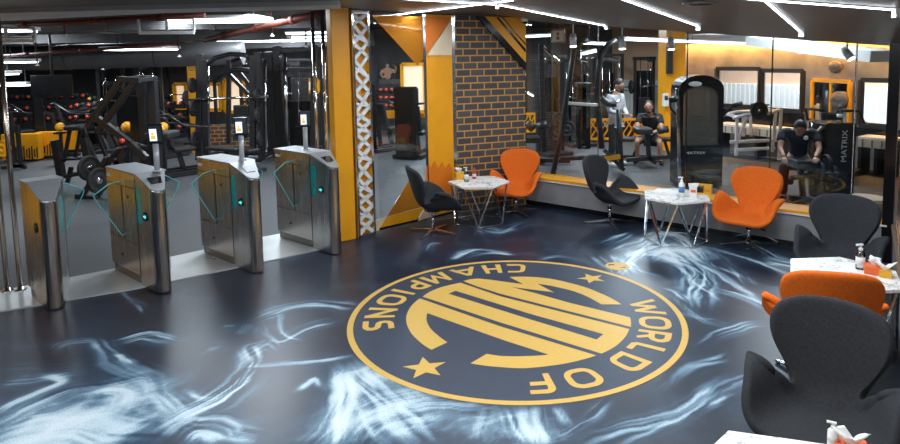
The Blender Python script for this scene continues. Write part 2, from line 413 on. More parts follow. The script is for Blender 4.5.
# ---- lobby brick wall
Lb = (BC-GB).length
o = brick_wall('wall_brick', GB, BC, 2.82, M_brick, .2)
bt = math.atan2((BC-GB).y, (BC-GB).x); bd = (BC-GB).normalized(); bn = Vector((bd.y, -bd.x))
def bw(px, py, off=0.): return onplane(px, py, GB+bn*off, BC+bn*off)
pn = thing('wall_decoration', 'amber triangular panel with black stripes across the top corner of the brick wall', 'wall panel', (0, 0, 0))
mb = MB(); mb.slab([bw(484, 16.5, .015), bw(525.5, 18, .015), bw(525.5, 63, .015)], .03); mb.build('panel', M_yellow, pn)
mb = MB(); mb.slab([bw(476, 16.3, .02), bw(484, 16.5, .02), bw(525.5, 63, .02), bw(525.5, 71, .02)], .05); mb.build('border', M_blackgl, pn)
mb = MB(); mb.slab([bw(496, 17.2, .033), bw(498.5, 17.3, .033), bw(525.5, 49, .033), bw(525.5, 52.5, .033)], .01)
mb.slab([bw(502, 17.4, .033), bw(503.2, 17.4, .033), bw(525.5, 43.5, .033), bw(525.5, 45.2, .033)], .01); mb.build('stripe', M_blackgl, pn)
# ---- glass bay between pillar and brick wall
gd = (GB-GA).normalized(); gn = Vector((gd.y, -gd.x))
def gw(px, py, off=0.): return onplane(px, py, GA+gn*off, GB+gn*off)
def gz(px, z, off=0.):
    q = gw(px, 100, off); return Vector((q.x, q.y, z))
bay = thing('glass_screen', 'glass screen with triangle decals between white lattice panel and brick wall', 'glass screen', (0, 0, 0))
mb = MB(); mb.slab([gz(376, .03), gz(425, .03), gz(425, 2.82), gz(376, 2.82)], .012); mb.build('pane', M_glass, bay)
mb = MB(); mb.slab([gz(426, .03), gz(452, .03), gz(452, 2.82), gz(426, 2.82)], .05); mb.build('yellow_panel', M_yellow, bay)['label'] = 'solid amber panel'
mb = MB()
for px, w in ((424.6, .035), (453.2, .045)):
    q = gz(px, 0); mb.bar((q.x+gn.x*.03, q.y+gn.y*.03, 0.0), (q.x+gn.x*.03, q.y+gn.y*.03, 2.82), w, w)
mb.build('post', M_chrome, bay)
mb = MB(); mb.bar(gz(375, .015), gz(453, .015), .05, .03); mb.build('bottom_rail', M_blackgl, bay)
mb = MB(); mb.slab([gw(371, 15, .02), gw(425, 16.5, .02), gw(425, 56.5, .02), gw(417.5, 65.5, .02)], .006); mb.build('triangle_decal_or_reflection', M_amberfilm, bay)
mb = MB(); mb.slab([gw(426, 16.8, .045), gw(451.5, 17.5, .045), gw(426, 55.5, .045)], .008); mb.build('triangle_decal_or_reflection', M_orange, bay)
mb = MB(); mb.slab([gw(451.8, 19, .044), gw(451.8, 55, .044), gw(427, 55.5, .044)], .006); mb.build('triangle_decal_or_reflection', M_cream, bay)  # pale triangle put in for a reflection on the amber panel
mb = MB(); mb.slab([gw(387, 216.5, .02), gw(411.5, 176, .02), gw(413, 188, .02), gw(425, 206, .02)], .006); mb.build('stripe_decal', M_amberfilm, bay)
mb = MB(); mb.slab([gw(378, 231, .02), gw(387, 216.8, .02), gw(425, 206.5, .02), gw(416, 221, .02)], .006); mb.build('stripe_decal', M_yellow, bay)
mb = MB(); mb.slab([gw(376, 220, .02), gw(386.5, 217, .02), gw(377.5, 231, .02), gw(376.4, 231, .02)], .006); mb.build('stripe_decal', M_cream, bay)
mb = MB(); mb.slab([gw(425.5, 206.5, .045), gw(434, 204, .045), gw(434, 216, .045), gw(418, 221, .045)], .006); mb.build('stripe_decal', M_cream, bay)
# saw-tooth orange mountains on the solid panel
pts = [(426, 205), (426, 168)] + [(428, 163), (431, 168), (434.5, 161), (438.5, 169), (442, 162), (446, 169), (449, 163.5), (452, 167.5)] + [(452, 205)]
mb = MB(); mb.slab([gw(x, y, .040) for x, y in pts], .008); mb.build('zigzag_decal', M_orange, bay)

# ---- yellow pillar and white lattice panel
pa = P(341, 242); pb = P(356.5, 238.8); pd = Vector((pb-pa).to_2d()).normalized(); pnn = Vector((-pd.y, pd.x))
pa2 = Vector(pa.to_2d())-pd*.03
mb = MB(); mb.prism([pa2, Vector(pb.to_2d()), Vector(pb.to_2d())+pnn*.14, pa2+pnn*.14], 0, 2.85); struct(mb.build('pillar_lobby', M_yellow, bevel=.01))
la = P(357.5, 238.5).to_2d(); lb_ = P(374.5, 234.2).to_2d(); ld = (lb_-la).normalized(); ln = Vector((-ld.y, ld.x)); LWD = (lb_-la).length
lp = thing('fretwork_screen', 'tall white cut-out lattice panel on the amber pillar beside the glass', 'lattice panel', (la.x, la.y, 0), math.atan2(ld.y, ld.x))
mb = MB(); mb.box((LWD/2, .06, 1.41), (LWD*.98, .03, 2.82)); mb.build('backing', M_yellow, lp)
mb = MB()
for x in (.012, LWD-.012): mb.box((x, 0, 1.41), (.026, .07, 2.82))
for z in (.02, 2.80): mb.box((LWD/2, 0, z), (LWD, .07, .04))
mb.build('frame', M_chrome, lp)
mb = MB(); rng = random.Random(3); z = .05; flip = 0; zl, zr = [.05], [.05]
while z < 2.75:
    z += rng.uniform(.14, .24); zl.append(min(2.78, z+rng.uniform(-.04, .04))); zr.append(min(2.78, z+rng.uniform(-.04, .04)))
x0, x1 = .03, LWD-.03
for i in range(len(zl)-1):
    mb.bar((x0, 0, zl[i]), (x1, 0, zr[i+1]), .036, .042); mb.bar((x1, 0, zr[i]), (x0, 0, zl[i+1]), .036, .042)
    if i % 2: mb.bar((x0, 0, (zl[i]+zl[i+1])/2), (x1, 0, zr[i]), .03, .026)
mb.build('lattice', M_white, lp)

# ---- curb with amber sill and glass partition
mb = MB()
def curb_poly(o0, o1, a=BC, b=CC):
    a = Vector(a); b = Vector(b); return [a+WN*o0, b+WN*o0, b+WN*o1, a+WN*o1]
A0 = BC+WN*(WO-WN.dot(BC)); C0 = CC
mb.prism(curb_poly(.0, .30, A0-WD*.1, C0), .07, .395); struct(mb.build('wall_curb', M_curb))
mb = MB(); mb.prism(curb_poly(.02, .15, A0-WD*.1, C0), 0, .07); struct(mb.build('baseboard_front', M_blackgl))
mb = MB(); mb.prism(curb_poly(-.02, .33, A0-WD*.05, C0), .398, .435); struct(mb.build('trim_3', M_yellow))
mb = MB(); mb.prism(curb_poly(-.022, -.006, A0-WD*.05, C0), .385, .405); struct(mb.build('trim_4', M_white))
gp = thing('glass_partition', 'clear glass partition standing on the long amber sill', 'glass partition', (0, 0, 0))
def sillpt(px): 
    q = onplane(px, 150, A0+WN*.27, C0+WN*.27); return Vector((q.x, q.y))
seams = [sillpt(526), sillpt(598), sillpt(686), sillpt(770), sillpt(853), C0+WN*.27]
for k in range(len(seams)-1):
    a = seams[k]; b = seams[k+1]; d = (b-a).normalized()*.004
    a = a+d; b = b-d
    mb = MB(); mb.slab([(a.x, a.y, .437), (b.x, b.y, .437), (b.x, b.y, zc(*b)-.005), (a.x, a.y, zc(*a)-.005)], .012); mb.build('pane', M_glass, gp)
mb = MB()
for q in seams[1:-1]: mb.bar((q.x, q.y, .437), (q.x, q.y, zc(*q)-.005), .012, .014)
mb.build('joint_strip', M_chrome, gp)
# dark corner post
mb = MB(); mb.box((0, 0, 1.25), (.10, .10, 2.5)); o = mb.build('pillar_corner', M_blackgl); o.location = (CC.x+.02, CC.y+.02, 0); o.rotation_euler.z = .9; struct(o)
# right wall: curb, wooden sill, dark mirror glass
Rm = lambda s, off=0.: CC-RD*s+RN*off
mb = MB(); mb.prism([Rm(.06, .06), Rm(9.2, .06), Rm(9.2, .2), Rm(.06, .2)], 0, .395); struct(mb.build('wall_right', M_curb))
mb = MB(); mb.prism([Rm(.06, .035), Rm(9.2, .035), Rm(9.2, .2), Rm(.06, .2)], .395, .43); struct(mb.build('trim_5', M_brown))
mr = thing('wall_mirror', 'tall dark mirror glass along the right wall behind the armchairs', 'mirror', (0, 0, 0))
M_mirror = mat('dark_mirror_glass', (.30, .31, .32), .04, 1., .02, 3, rvar=.01)
mb = MB(); mb.prism([Rm(.08, .09), Rm(9.2, .09), Rm(9.2, .11), Rm(.08, .11)], .45, 2.8); mb.build('glass', M_mirror, mr)
mb = MB(); mb.prism([Rm(.06, .07), Rm(9.2, .07), Rm(9.2, .12), Rm(.06, .12)], .43, .45); mb.prism([Rm(.05, .08), Rm(.08, .08), Rm(.08, .12), Rm(.05, .12)], .45, 2.3); mb.build('edge_rail', M_brass, mr)
mb = MB(); mb.prism([Rm(.06, .13), Rm(9.2, .13), Rm(9.2, .2), Rm(.06, .2)], .43, 3.2); struct(mb.build('wall_right_upper', M_darkwall))

# ---- lobby ceiling
up = lambda x, y: zc(x, y)+.14
mb = MB()
mb.prism([(-12, -1.5), (-.67, -1.5), (.2, -.09), (.2, 9.16), (-.446, 8.883), (-1.376, 8.046), (-1.7, 7.2), (-1.5, 6.6), (-5.2, 6.95), (-12, 8.2)], zc, up)
mb.prism([(.2, -.09), (4.32, 6.52), (.70, 9.40), (.2, 9.16)], zc, up)
struct(mb.build('ceiling_lobby', M_lobbyceil))
mb = MB(); mb.prism([(-12, 8.15), (-5.2, 6.93), (-1.45, 6.55), (-1.55, 7.08), (-3.6, 7.30), (-6.2, 8.25), (-12, 9.9)], 2.79, 3.1); struct(mb.build('beam', M_beam))
mb = MB(); mb.prism([BC+WN*.02, CC+WN*.02, CC+WN*.34, BC+WN*.34], lambda x, y: zc(x, y)+.0, lambda x, y: 3.1); struct(mb.build('beam_glass_head', M_lobbyceil))

# ---- platform under the turnstiles
mb = MB(); mb.prism([(-7.5, 3.45), (-4.37, 5.52), (-3.45, 6.02), (-2.43, 6.80), (-1.72, 7.38), (-1.85, 8.05), (-2.15, 8.27), (-2.77, 7.78), (-3.94, 6.68), (-4.77, 6.02), (-7.5, 3.9)], -.01, .012)
M_plate = mat('pale_threshold_plate', (.55, .57, .57), .3, .35, .12, 2.5)
struct(mb.build('trim_6', M_plate))

# ------------------------------------------------------------------ lobby floor with printed smoke
def vnoise(x, y, seed):
    xi = np.floor(x).astype(np.int64); yi = np.floor(y).astype(np.int64); fx = x-xi; fy = y-yi
    fx = fx*fx*(3-2*fx); fy = fy*fy*(3-2*fy)
    def h(a, b):
        n = (a*374761393 + b*668265263 + seed*1442695041) & 0xffffffff
        n = ((n ^ (n >> 13))*1274126177) & 0xffffffff
        return ((n ^ (n >> 16)) & 0xffff)/65535.
    return (h(xi, yi)*(1-fx)+h(xi+1, yi)*fx)*(1-fy)+(h(xi, yi+1)*(1-fx)+h(xi+1, yi+1)*fx)*fy
def fbm(x, y, seed, o=4):
    a = .5; r = 0; t = 0
    for k in range(o): r = r+a*vnoise(x*2**k, y*2**k, seed+k); t += a; a *= .5
    return r/t
def ridge(x, y, seed, o=4):
    a = .5; r = 0; t = 0
    for k in range(o):
        n = 1-np.abs(2*vnoise(x*2**k, y*2**k, seed+k)-1); r = r+a*n**3; t += a; a *= .6
    return r/t
ST = []     # (points in photo pixels, width m, strength)
def reg(ox, oy, s, lst):
    for pts, w, k in lst: ST.append(([(ox+x/s, oy+y/s) for x, y in pts], w, k))
reg(0, 290, 2.885, [
 ([(0, 350), (60, 320), (130, 290), (180, 265), (130, 245)], .05, .6), ([(0, 390), (100, 335), (200, 292), (330, 267), (420, 250), (450, 290), (520, 380)], .07, .8),
 ([(280, 140), (310, 190), (320, 215), (390, 240), (440, 260)], .07, .55), ([(150, 180), (190, 155), (250, 145), (285, 142)], .05, .4),
 ([(350, 150), (420, 133), (500, 143)], .05, .75), ([(330, 190), (385, 212)], .04, .5), ([(0, 232), (120, 234), (250, 224), (330, 212)], .04, .35),
 ([(580, 175), (620, 165), (600, 180)], .04, .5), ([(750, 150), (718, 162), (715, 210), (690, 260), (620, 320), (520, 375), (460, 405)], .06, .9),
 ([(530, 290), (560, 310), (640, 300), (700, 250)], .05, .45), ([(520, 380), (600, 400), (700, 420), (750, 425)], .05, .5),
 ([(640, 104), (685, 99)], .03, .5), ([(520, 444), (560, 415), (600, 420), (620, 444)], .10, 1.), ([(400, 65), (370, 30), (350, 0)], .02, .45),
 ([(260, 300), (300, 290), (350, 300), (330, 340)], .05, .7), ([(0, 270), (100, 262), (240, 240)], .06, .25), ([(0, 440), (80, 420), (200, 420), (360, 430)], .14, .9)])
reg(240, 230, 2.075, [
 ([(45, 180), (110, 160), (170, 155), (240, 160)], .06, .6), ([(50, 190), (80, 230), (140, 205), (200, 190)], .05, .45), ([(0, 285), (60, 280), (150, 275), (230, 262)], .03, .45),
 ([(0, 270), (50, 235), (70, 250)], .04, .5), ([(110, 330), (150, 310), (160, 325)], .04, .5), ([(215, 290), (210, 370), (190, 444)], .06, .9),
 ([(240, 290), (270, 320), (310, 345), (350, 375)], .13, .9), ([(230, 444), (270, 400), (340, 372), (420, 365), (498, 372)], .12, .6), ([(240, 300), (330, 400), (360, 444)], .06, .7),
 ([(378, 44), (390, 34), (402, 28), (414, 30)], .05, .8), ([(430, 60), (470, 45), (498, 40)], .05, .6), ([(90, 170), (95, 210), (130, 230)], .03, .4),
 ([(220, 300), (250, 380), (300, 444)], .04, .6), ([(30, 190), (0, 215)], .05, .5), ([(150, 444), (190, 400), (215, 330)], .05, .45), ([(330, 360), (380, 400), (400, 444)], .05, .5)])
reg(460, 230, 2.073, [
 ([(0, 55), (60, 47), (110, 50)], .05, .7), ([(290, 50), (320, 75), (335, 92)], .09, .8), ([(325, 92), (380, 30), (405, -5)], .05, .8), ([(370, 60), (420, 38), (480, 70), (500, 130), (490, 165)], .10, .85),
 ([(420, 160), (480, 180), (539, 188)], .04, .6), ([(400, 10), (450, 60), (500, 110), (539, 150)], .05, .5), ([(430, 20), (500, 60), (539, 90)], .06, .5),
 ([(539, 255), (440, 300), (400, 330)], .04, .45), ([(545, 300), (440, 370), (330, 405), (240, 444)], .05, .7), ([(545, 335), (480, 362), (400, 400), (320, 444)], .05, .8),
 ([(150, 365), (165, 444)], .06, .75), ([(200, 365), (225, 400)], .05, .7), ([(60, 372), (40, 444)], .05, .6), ([(300, 350), (270, 390), (230, 410), (180, 430)], .04, .6), ([(100, 380), (130, 444)], .06, .5),
 ([(380, 20), (420, 5), (460, 20), (500, 45)], .08, .8), ([(420, 120), (450, 130), (480, 150)], .07, .8), ([(340, 60), (370, 80), (430, 100)], .04, .5)])
reg(0, 0, 1, [
 ([(448, 256), (470, 251), (492, 252), (513, 254)], .04, .6), ([(484, 229), (500, 233), (520, 226), (531, 224)], .06, .8), ([(492, 231), (510, 229), (522, 233)], .05, .7),
 ([(700, 245), (740, 258), (790, 276)], .03, .7), ([(742, 239), (760, 249), (780, 260), (800, 262)], .06, .85), ([(690, 262), (720, 275), (760, 302)], .03, .6),
 ([(720, 290), (750, 300), (775, 310)], .05, .6), ([(680, 300), (700, 320), (740, 330)], .03, .35), ([(690, 345), (720, 335), (760, 325)], .04, .5), ([(700, 395), (740, 375), (770, 368)], .03, .5),
 ([(640, 242), (660, 234), (685, 240), (700, 262)], .09, .9), ([(655, 255), (690, 265), (708, 285)], .07, .7), ([(610, 250), (640, 240), (665, 232)], .05, .6), ([(600, 245), (630, 232)], .05, .5),
 ([(710, 252), (735, 268), (750, 285)], .05, .6), ([(760, 262), (790, 268), (812, 280)], .05, .6), ([(720, 268), (760, 285), (790, 290)], .05, .4), ([(580, 262), (560, 256), (540, 258)], .05, .4)])
BL = [((60, 430), .32, .85), ((110, 405), .25, .7), ((20, 444), .35, .8), ((150, 385), .14, .5), ((378, 372), .17, .95), ((405, 412), .22, .75), ((350, 430), .2, .45), ((525, 430), .2, .5), ((470, 425), .2, .45), ((672, 250), .26, .9), ((640, 255), .18, .7), ((700, 285), .18, .5), ((300, 255), .2, .3), ((780, 262), .12, .35), ((200, 440), .08, .5)]
def lobby_floor():
    h = .0145; xs = np.arange(-5.6, 5.0, h); ys = np.arange(1.0, 9.7, h)
    X, Y = np.meshgrid(xs, ys)
    wx = X+.16*(fbm(X*1.6, Y*1.6, 5)-.5)+.04*(fbm(X*5, Y*5, 9)-.5); wy = Y+.16*(fbm(X*1.6+40, Y*1.6, 6)-.5)+.04*(fbm(X*5+9, Y*5, 10)-.5)
    fil = ridge(wx*2.2, wy*2.2, 21, 4); fil2 = ridge(wx*5+3, wy*3+7, 31, 3); ca = .8*wx+.6*wy; cb_ = -.6*wx+.8*wy; fil3 = ridge(ca*2.2+2*fbm(wx*2, wy*2, 61), cb_*9+3*fbm(wx*1.5, wy*1.5, 63), 41, 4)*1.5
    D = np.zeros_like(X)
    def smooth(q):
        e = [q[0]*2-q[1]]+q+[q[-1]*2-q[-2]]; out = []
        for i in range(1, len(e)-2):
            for t in (0, .25, .5, .75):
                p0, p1, p2, p3 = e[i-1:i+3]; out.append(.5*((2*p1)+(p2-p0)*t+(2*p0-5*p1+4*p2-p3)*t*t+(3*p1-p0-3*p2+p3)*t**3))
        return out+[q[-1]]
    for si, (pts, w, k) in enumerate(ST):
        q = smooth([P(*p) for p in pts]); mg = .25+w*4
        i0 = np.searchsorted(xs, min(p.x for p in q)-mg); i1 = np.searchsorted(xs, max(p.x for p in q)+mg); j0 = np.searchsorted(ys, min(p.y for p in q)-mg); j1 = np.searchsorted(ys, max(p.y for p in q)+mg)
        if i1 <= i0 or j1 <= j0: continue
        U = wx[j0:j1, i0:i1]; V = wy[j0:j1, i0:i1]; dm = np.full(U.shape, 9.); sg = np.zeros_like(U); al = np.zeros_like(U); acc = 0.
        for a, b in zip(q[:-1], q[1:]):
            dx, dy = b.x-a.x, b.y-a.y; l2 = dx*dx+dy*dy+1e-9; ln_ = l2**.5
            t = np.clip(((U-a.x)*dx+(V-a.y)*dy)/l2, 0, 1); ex = U-a.x-t*dx; ey = V-a.y-t*dy; dd = np.hypot(ex, ey)
            near = dd < dm; dm = np.where(near, dd, dm); sg = np.where(near, (dx*ey-dy*ex)/ln_, sg); al = np.where(near, acc+t*ln_, al); acc += ln_
        ends = np.clip(np.minimum(al, acc-al)/(.18*acc+.02)+.15, 0, 1)
        W_ = w*(.55+1.1*vnoise(al*2.3, al*0+si, 50+si))
        sd = sg+.05*(vnoise(al*3, al*0+9+si, 70+si)-.5)
        fib = .5*vnoise(sd*30+2*vnoise(al*2, sg*4, 7+si), al*1.3, 90+si)+.5*vnoise(sd*58+3*vnoise(al*3, sg*9, 17+si), al*2.2, 190+si); fib = np.clip((fib-.34)*3.2, 0, 1.5)
        brk = .30+.95*vnoise(al*1.7+9, sg*3, 140+si)
        D[j0:j1, i0:i1] += ends*(k*np.exp(-(dm/(W_*1.15))**2)*fib*brk*1.7+k*.12*np.exp(-(dm/(w*2.6))**2)*(fil[j0:j1, i0:i1]*1.2))
    for p, r, k in BL:
        q = P(*p); d = np.hypot((wx-q.x)/1.35, wy-q.y); D = D+k*np.exp(-(d/r)**2)*(.03+.55*fil+.95*fil2*fil3+.25*fil3)
    amb = .16*np.clip(fil-.35, 0, 1)*fbm(X*.8, Y*.8, 77)*1.4
    D = np.clip(1-np.exp(-1.15*(D+amb)), 0, 1)
    # keep only the lobby side
    dl = Vector((math.cos(math.radians(36.5)), math.sin(math.radians(36.5)))); nl = Vector((-dl.y, dl.x))
    keep = (((X+4.37)*nl.x+(Y-5.62)*nl.y) < .05) & (X*WN.x+Y*WN.y < WO+.05) & (((X-GA.x)*(-gd.y)+(Y-GA.y)*gd.x) < .02) & (X*RN.x+Y*RN.y < CC.dot(RN)+.08)
    idx = -np.ones(X.shape, np.int64); idx[keep] = np.arange(keep.sum())
    vs = np.stack([X[keep], Y[keep], np.zeros(keep.sum())], 1)
    q = np.stack([idx[:-1, :-1], idx[:-1, 1:], idx[1:, 1:], idx[1:, :-1]], -1).reshape(-1, 4); q = q[(q >= 0).all(1)]
    me = bpy.data.meshes.new('floor_lobby'); me.vertices.add(len(vs)); me.vertices.foreach_set('co', vs.ravel())
    me.loops.add(len(q)*4); me.loops.foreach_set('vertex_index', q.ravel()); me.polygons.add(len(q))
    me.polygons.foreach_set('loop_start', np.arange(len(q))*4); me.polygons.foreach_set('loop_total', np.full(len(q), 4))
    me.update(calc_edges=True)
    at = me.attributes.new('smoke', 'FLOAT', 'POINT'); at.data.foreach_set('value', D[keep].astype(np.float32))
    me.materials.append(M_smoke)
    o = bpy.data.objects.new('floor_lobby', me); COL.objects.link(o); struct(o)
lobby_floor()

# ------------------------------------------------------------------ floor emblem
EC = Vector((.2689, 5.3004)); ER = 1.438
em = thing('floor_emblem', 'large round navy and gold emblem printed on the dark smoke-pattern floor', 'floor emblem', (EC.x, EC.y, 0))
def circ(r, n=128): return [(r*math.cos(2*PI*k/n), r*math.sin(2*PI*k/n)) for k in range(n)]
mb = MB(); mb.prism(circ(ER-.04), .0004, .0015); mb.build('disc', M_navy, em)
mb = MB(); mb.prism(circ(ER), .0004, .0022, [list(reversed(circ(ER-.05)))]); mb.build('ring', M_gold, em)
def loc2(p): q = P(*p); return (q.x-EC.x, q.y-EC.y)
mono = [
 [(463.2, 281.3), (470, 279.6), (478, 278.8), (490, 279.9), (506, 282.2), (523.3, 284.4), (509.4, 277.2), (526, 276.9), (548.5, 278.7), (569.4, 283.1), (586.7, 288), (599.1, 293), (611.5, 298.7), (621.4, 304.6), (601.6, 304.6),
  (592.9, 299.7), (584.2, 295.4), (574.3, 291.7), (562, 288.4), (553.1, 286.4), (536.8, 283.9), (554, 292.5), (511.2, 287.1), (536.8, 293.8), (570, 303.2), (630.1, 317.7), (631, 322), (630.8, 327.2), (500, 293.9), (478, 286.9)],
 [(596.1, 355.7), (574.3, 361.9), (549.6, 366.1), (524.8, 368.5), (499.1, 367.3), (484, 365.8), (470.6, 363.6), (486.7, 354.2), (500, 356.2), (524.8, 356.4), (549.1, 354.9), (506, 341.2), (427.3, 313.3), (426.5, 320.2), (429.7, 327.7), (437.2, 335.1), (447.6, 342.5),
  (431.5, 350), (417.3, 340), (408.7, 328.9), (406.2, 317.7), (411.1, 306.6), (419.8, 298.7), (500, 326.6)]]
def arcs(pts):       # points that lie on the two circles of the monogram are joined by true arcs
    out = []
    for p, q in zip(pts, pts[1:]+pts[:1]):
        out.append(p); rp, rq = math.hypot(*p), math.hypot(*q); a, b = math.atan2(p[1], p[0]), math.atan2(q[1], q[0]); d = (b-a+PI) % (2*PI)-PI
        for R0, tol in ((.95, .042), (.775, .03)):
            if abs(rp-R0) < tol and abs(rq-R0) < tol and math.radians(2) < abs(d) < math.radians(40):
                n = max(2, int(abs(d)/math.radians(2.5)))
                for k in range(1, n): t = k/n; r = rp+(rq-rp)*t; out.append((r*math.cos(a+d*t), r*math.sin(a+d*t)))
    return out
for poly in mono:
    mb = MB(); mb.prism(arcs([loc2(p) for p in poly]), .0015, .003); mb.build('monogram_band', M_gold, em)
mb = MB(); mb.prism(arcs([loc2(p) for p in [(460.7, 283.0), (439.6, 288), (430, 292), (422.8, 296.9), (500, 322.5), (601.6, 353.9), (614, 347.5), (623.9, 338.8), (629.3, 329.4), (500, 296.5)]]), .0015, .003,
                    [[loc2(p) for p in [(448.3, 293.9), (455.7, 291.0), (530, 314), (603.6, 334.4), (596.6, 339.8), (530, 319.6)]]]); mb.build('monogram_band', M_gold, em)
def star(tips):
    t = [Vector(loc2(p)) for p in tips]; c = sum(t, Vector((0, 0)))/5; r = sum((q-c).length for q in t)/5
    a0 = sum(((math.atan2((q-c).y, (q-c).x)-k*2*PI/5+PI) % (2*PI)-PI for k, q in enumerate(t)), 0)/5
    a0 = math.atan2((t[0]-c).y, (t[0]-c).x)
    pts = []
    for k in range(5):
        for rr, a in ((r, a0+k*2*PI/5), (r*.42, a0+(k+.5)*2*PI/5)): pts.append((c.x+rr*math.cos(a), c.y+rr*math.sin(a)))
    mb = MB(); mb.prism(pts, .0015, .003); mb.build('star', M_gold, em)
star([(402.8, 366.9), (414.4, 378.6), (441.4, 375.6), (445.4, 362), (421.1, 357.8)])
star([(577.3, 278.6), (588.7, 283.5), (604.3, 281.7), (602.1, 275.4), (585.3, 273.8)])
def glyph(ch, w, h, t):
    x0, x1, y0, y1, ym = t/2, w-t/2, t/2, h-t/2, h*.5; r = min(w, h)*.40-t/2
    def q(cx, cy, rx, ry, a0, a1, n=6): return [(cx+rx*math.cos(math.radians(a0+(a1-a0)*k/n)), cy+ry*math.sin(math.radians(a0+(a1-a0)*k/n))) for k in range(n+1)]
    if ch == 'I': return [([(w/2, 0), (w/2, h)], 0)]
    if ch == 'O': return [(q(x0+r, y0+r, r, r, 180, 270)+q(x1-r, y0+r, r, r, 270, 360)+q(x1-r, y1-r, r, r, 0, 90)+q(x0+r, y1-r, r, r, 90, 180), 1)]
    if ch == 'C': return [([(w, y1)]+q(x0+r, y1-r, r, r, 90, 180)+q(x0+r, y0+r, r, r, 180, 270)+[(w, y0)], 0)]
    if ch == 'D': return [([(x0, y0)]+q(x1-r, y0+r, r, r, 270, 360)+q(x1-r, y1-r, r, r, 0, 90)+[(x0, y1)], 1)]
    if ch == 'S':
        s_ = (ym-y0)/2; return [([(w, y1)]+q(x0+s_, y1-s_, s_, s_, 90, 270)+q(x1-s_, y0+s_, s_, s_, 90, -90)+[(0, y0)], 0)]
    if ch == 'N': return [([(x0, 0), (x0, h)], 0), ([(x0, y1), (x1, y0)], 0), ([(x1, 0), (x1, h)], 0)]
    if ch == 'M': return [([(x0, 0), (x0+.02, h)], 0), ([(x0+.02, y1), (w/2, h*.22), (x1-.02, y1)], 0), ([(x1-.02, h), (x1, 0)], 0)]
    if ch == 'W': return [([(x0*.6, h), (w*.27, 0)], 0), ([(w*.27, t*.3), (w*.5, h*.8)], 0), ([(w*.5, h*.8), (w*.73, t*.3)], 0), ([(w*.73, 0), (w-x0*.6, h)], 0)]
    if ch == 'A': return [([(x0*.7, 0), (w/2, h-t*.3)], 0), ([(w/2, h-t*.3), (w-x0*.7, 0)], 0), ([(w*.24, h*.28), (w*.76, h*.28)], 0)]
    if ch == 'H': return [([(x0, 0), (x0, h)], 0), ([(x1, 0), (x1, h)], 0), ([(x0, ym), (x1, ym)], 0)]
    b = (y1-h*.42)/2
    if ch == 'P': return [([(x0, 0), (x0, h)], 0), ([(x0, y1)]+q(x1-b, y1-b, b, b, 90, -90)+[(x0, h*.42)], 0)]
    if ch == 'R': return [([(x0, 0), (x0, h)], 0), ([(x0, y1)]+q(x1-b, y1-b, b, b, 90, -90)+[(x0, h*.42)], 0), ([(w*.5, h*.42), (x1, 0)], 0)]
    if ch == 'L': return [([(x0, h), (x0, y0+.02), (x0+.02, y0), (w, y0)], 0)]
    if ch == 'F': return [([(x0, 0), (x0, y1-r)]+q(x0+r, y1-r, r, r, 180, 90)+[(w, y1)], 0), ([(x0, h*.5), (w*.95, h*.5)], 0)]
def ring_text(name, letters, outward):
    vs = []; fs = []; H_ = .262; T = .050; lay = 0
    for ch, ang, w in letters:
        a0 = math.radians(ang)
        for pts, closed in glyph(ch, w, H_, T if ch != 'I' else .055):
            q = [Vector(p) for p in pts]; n = len(q); base = len(vs); lay += 1
            for i in range(n):
                d0 = (q[i]-q[i-1]) if (i > 0 or closed) else (q[1]-q[0]); d1 = (q[(i+1) % n]-q[i]) if (i < n-1 or closed) else (q[-1]-q[-2])
                if d0.length < 1e-7: d0 = d1
                if d1.length < 1e-7: d1 = d0
                d0 = d0.normalized(); d1 = d1.normalized(); m_ = (d0+d1).normalized(); nn = Vector((-m_.y, m_.x)); k = min(1.8, 1/max(.3, nn.dot(Vector((-d0.y, d0.x)))))
                for s in (-1, 1):
                    p = q[i]+nn*(s*T/2*k); u = min(1, max(0, p.y/H_)); t = p.x-w/2
                    r = (1.05+H_*u) if outward else (1.312-H_*u); th = a0-t/1.18 if outward else a0+t/1.18
                    vs.append((r*math.cos(th), r*math.sin(th), .0030+.00006*lay))
            for i in range(n if closed else n-1):
                a = base+2*i; b = base+2*((i+1) % n); fs.append((a, b, b+1, a+1))
    me = bpy.data.meshes.new(name); me.from_pydata(vs, [], fs); me.materials.append(M_gold)
    o = bpy.data.objects.new(name, me); COL.objects.link(o); o.parent = em
ring_text('lettering', [('C', 86.3, .19), ('H', 98.7, .19), ('A', 113., .25), ('M', 129.2, .26), ('P', 142.3, .18), ('I', 152.2, .05), ('O', 162.6, .25), ('N', 177., .21), ('S', 189.6, .18)], False)
ring_text('lettering', [('W', 5., .30), ('O', -10.9, .25), ('R', -23.6, .19), ('L', -35.6, .15), ('D', -48.6, .22), ('O', -69.6, .25), ('F', -84.5, .17)], True)
sp = P(617.2, 266.2)
st = thing('floor_sticker', 'small round yellow floor sticker with two dark marks just outside the emblem rim', 'floor sticker', (sp.x, sp.y, 0))
mb = MB(); mb.prism(circ(.125, 40), .0004, .0016); mb.build('disc', M_gold, st)
for dx, dy in ((-.055, .035), (.05, -.05)):
    mb = MB(); mb.prism([(dx-.032, dy-.012), (dx+.034, dy-.004), (dx+.03, dy+.02), (dx-.03, dy+.014)], .0016, .0024); mb.build('footprint', M_blackgl, st)
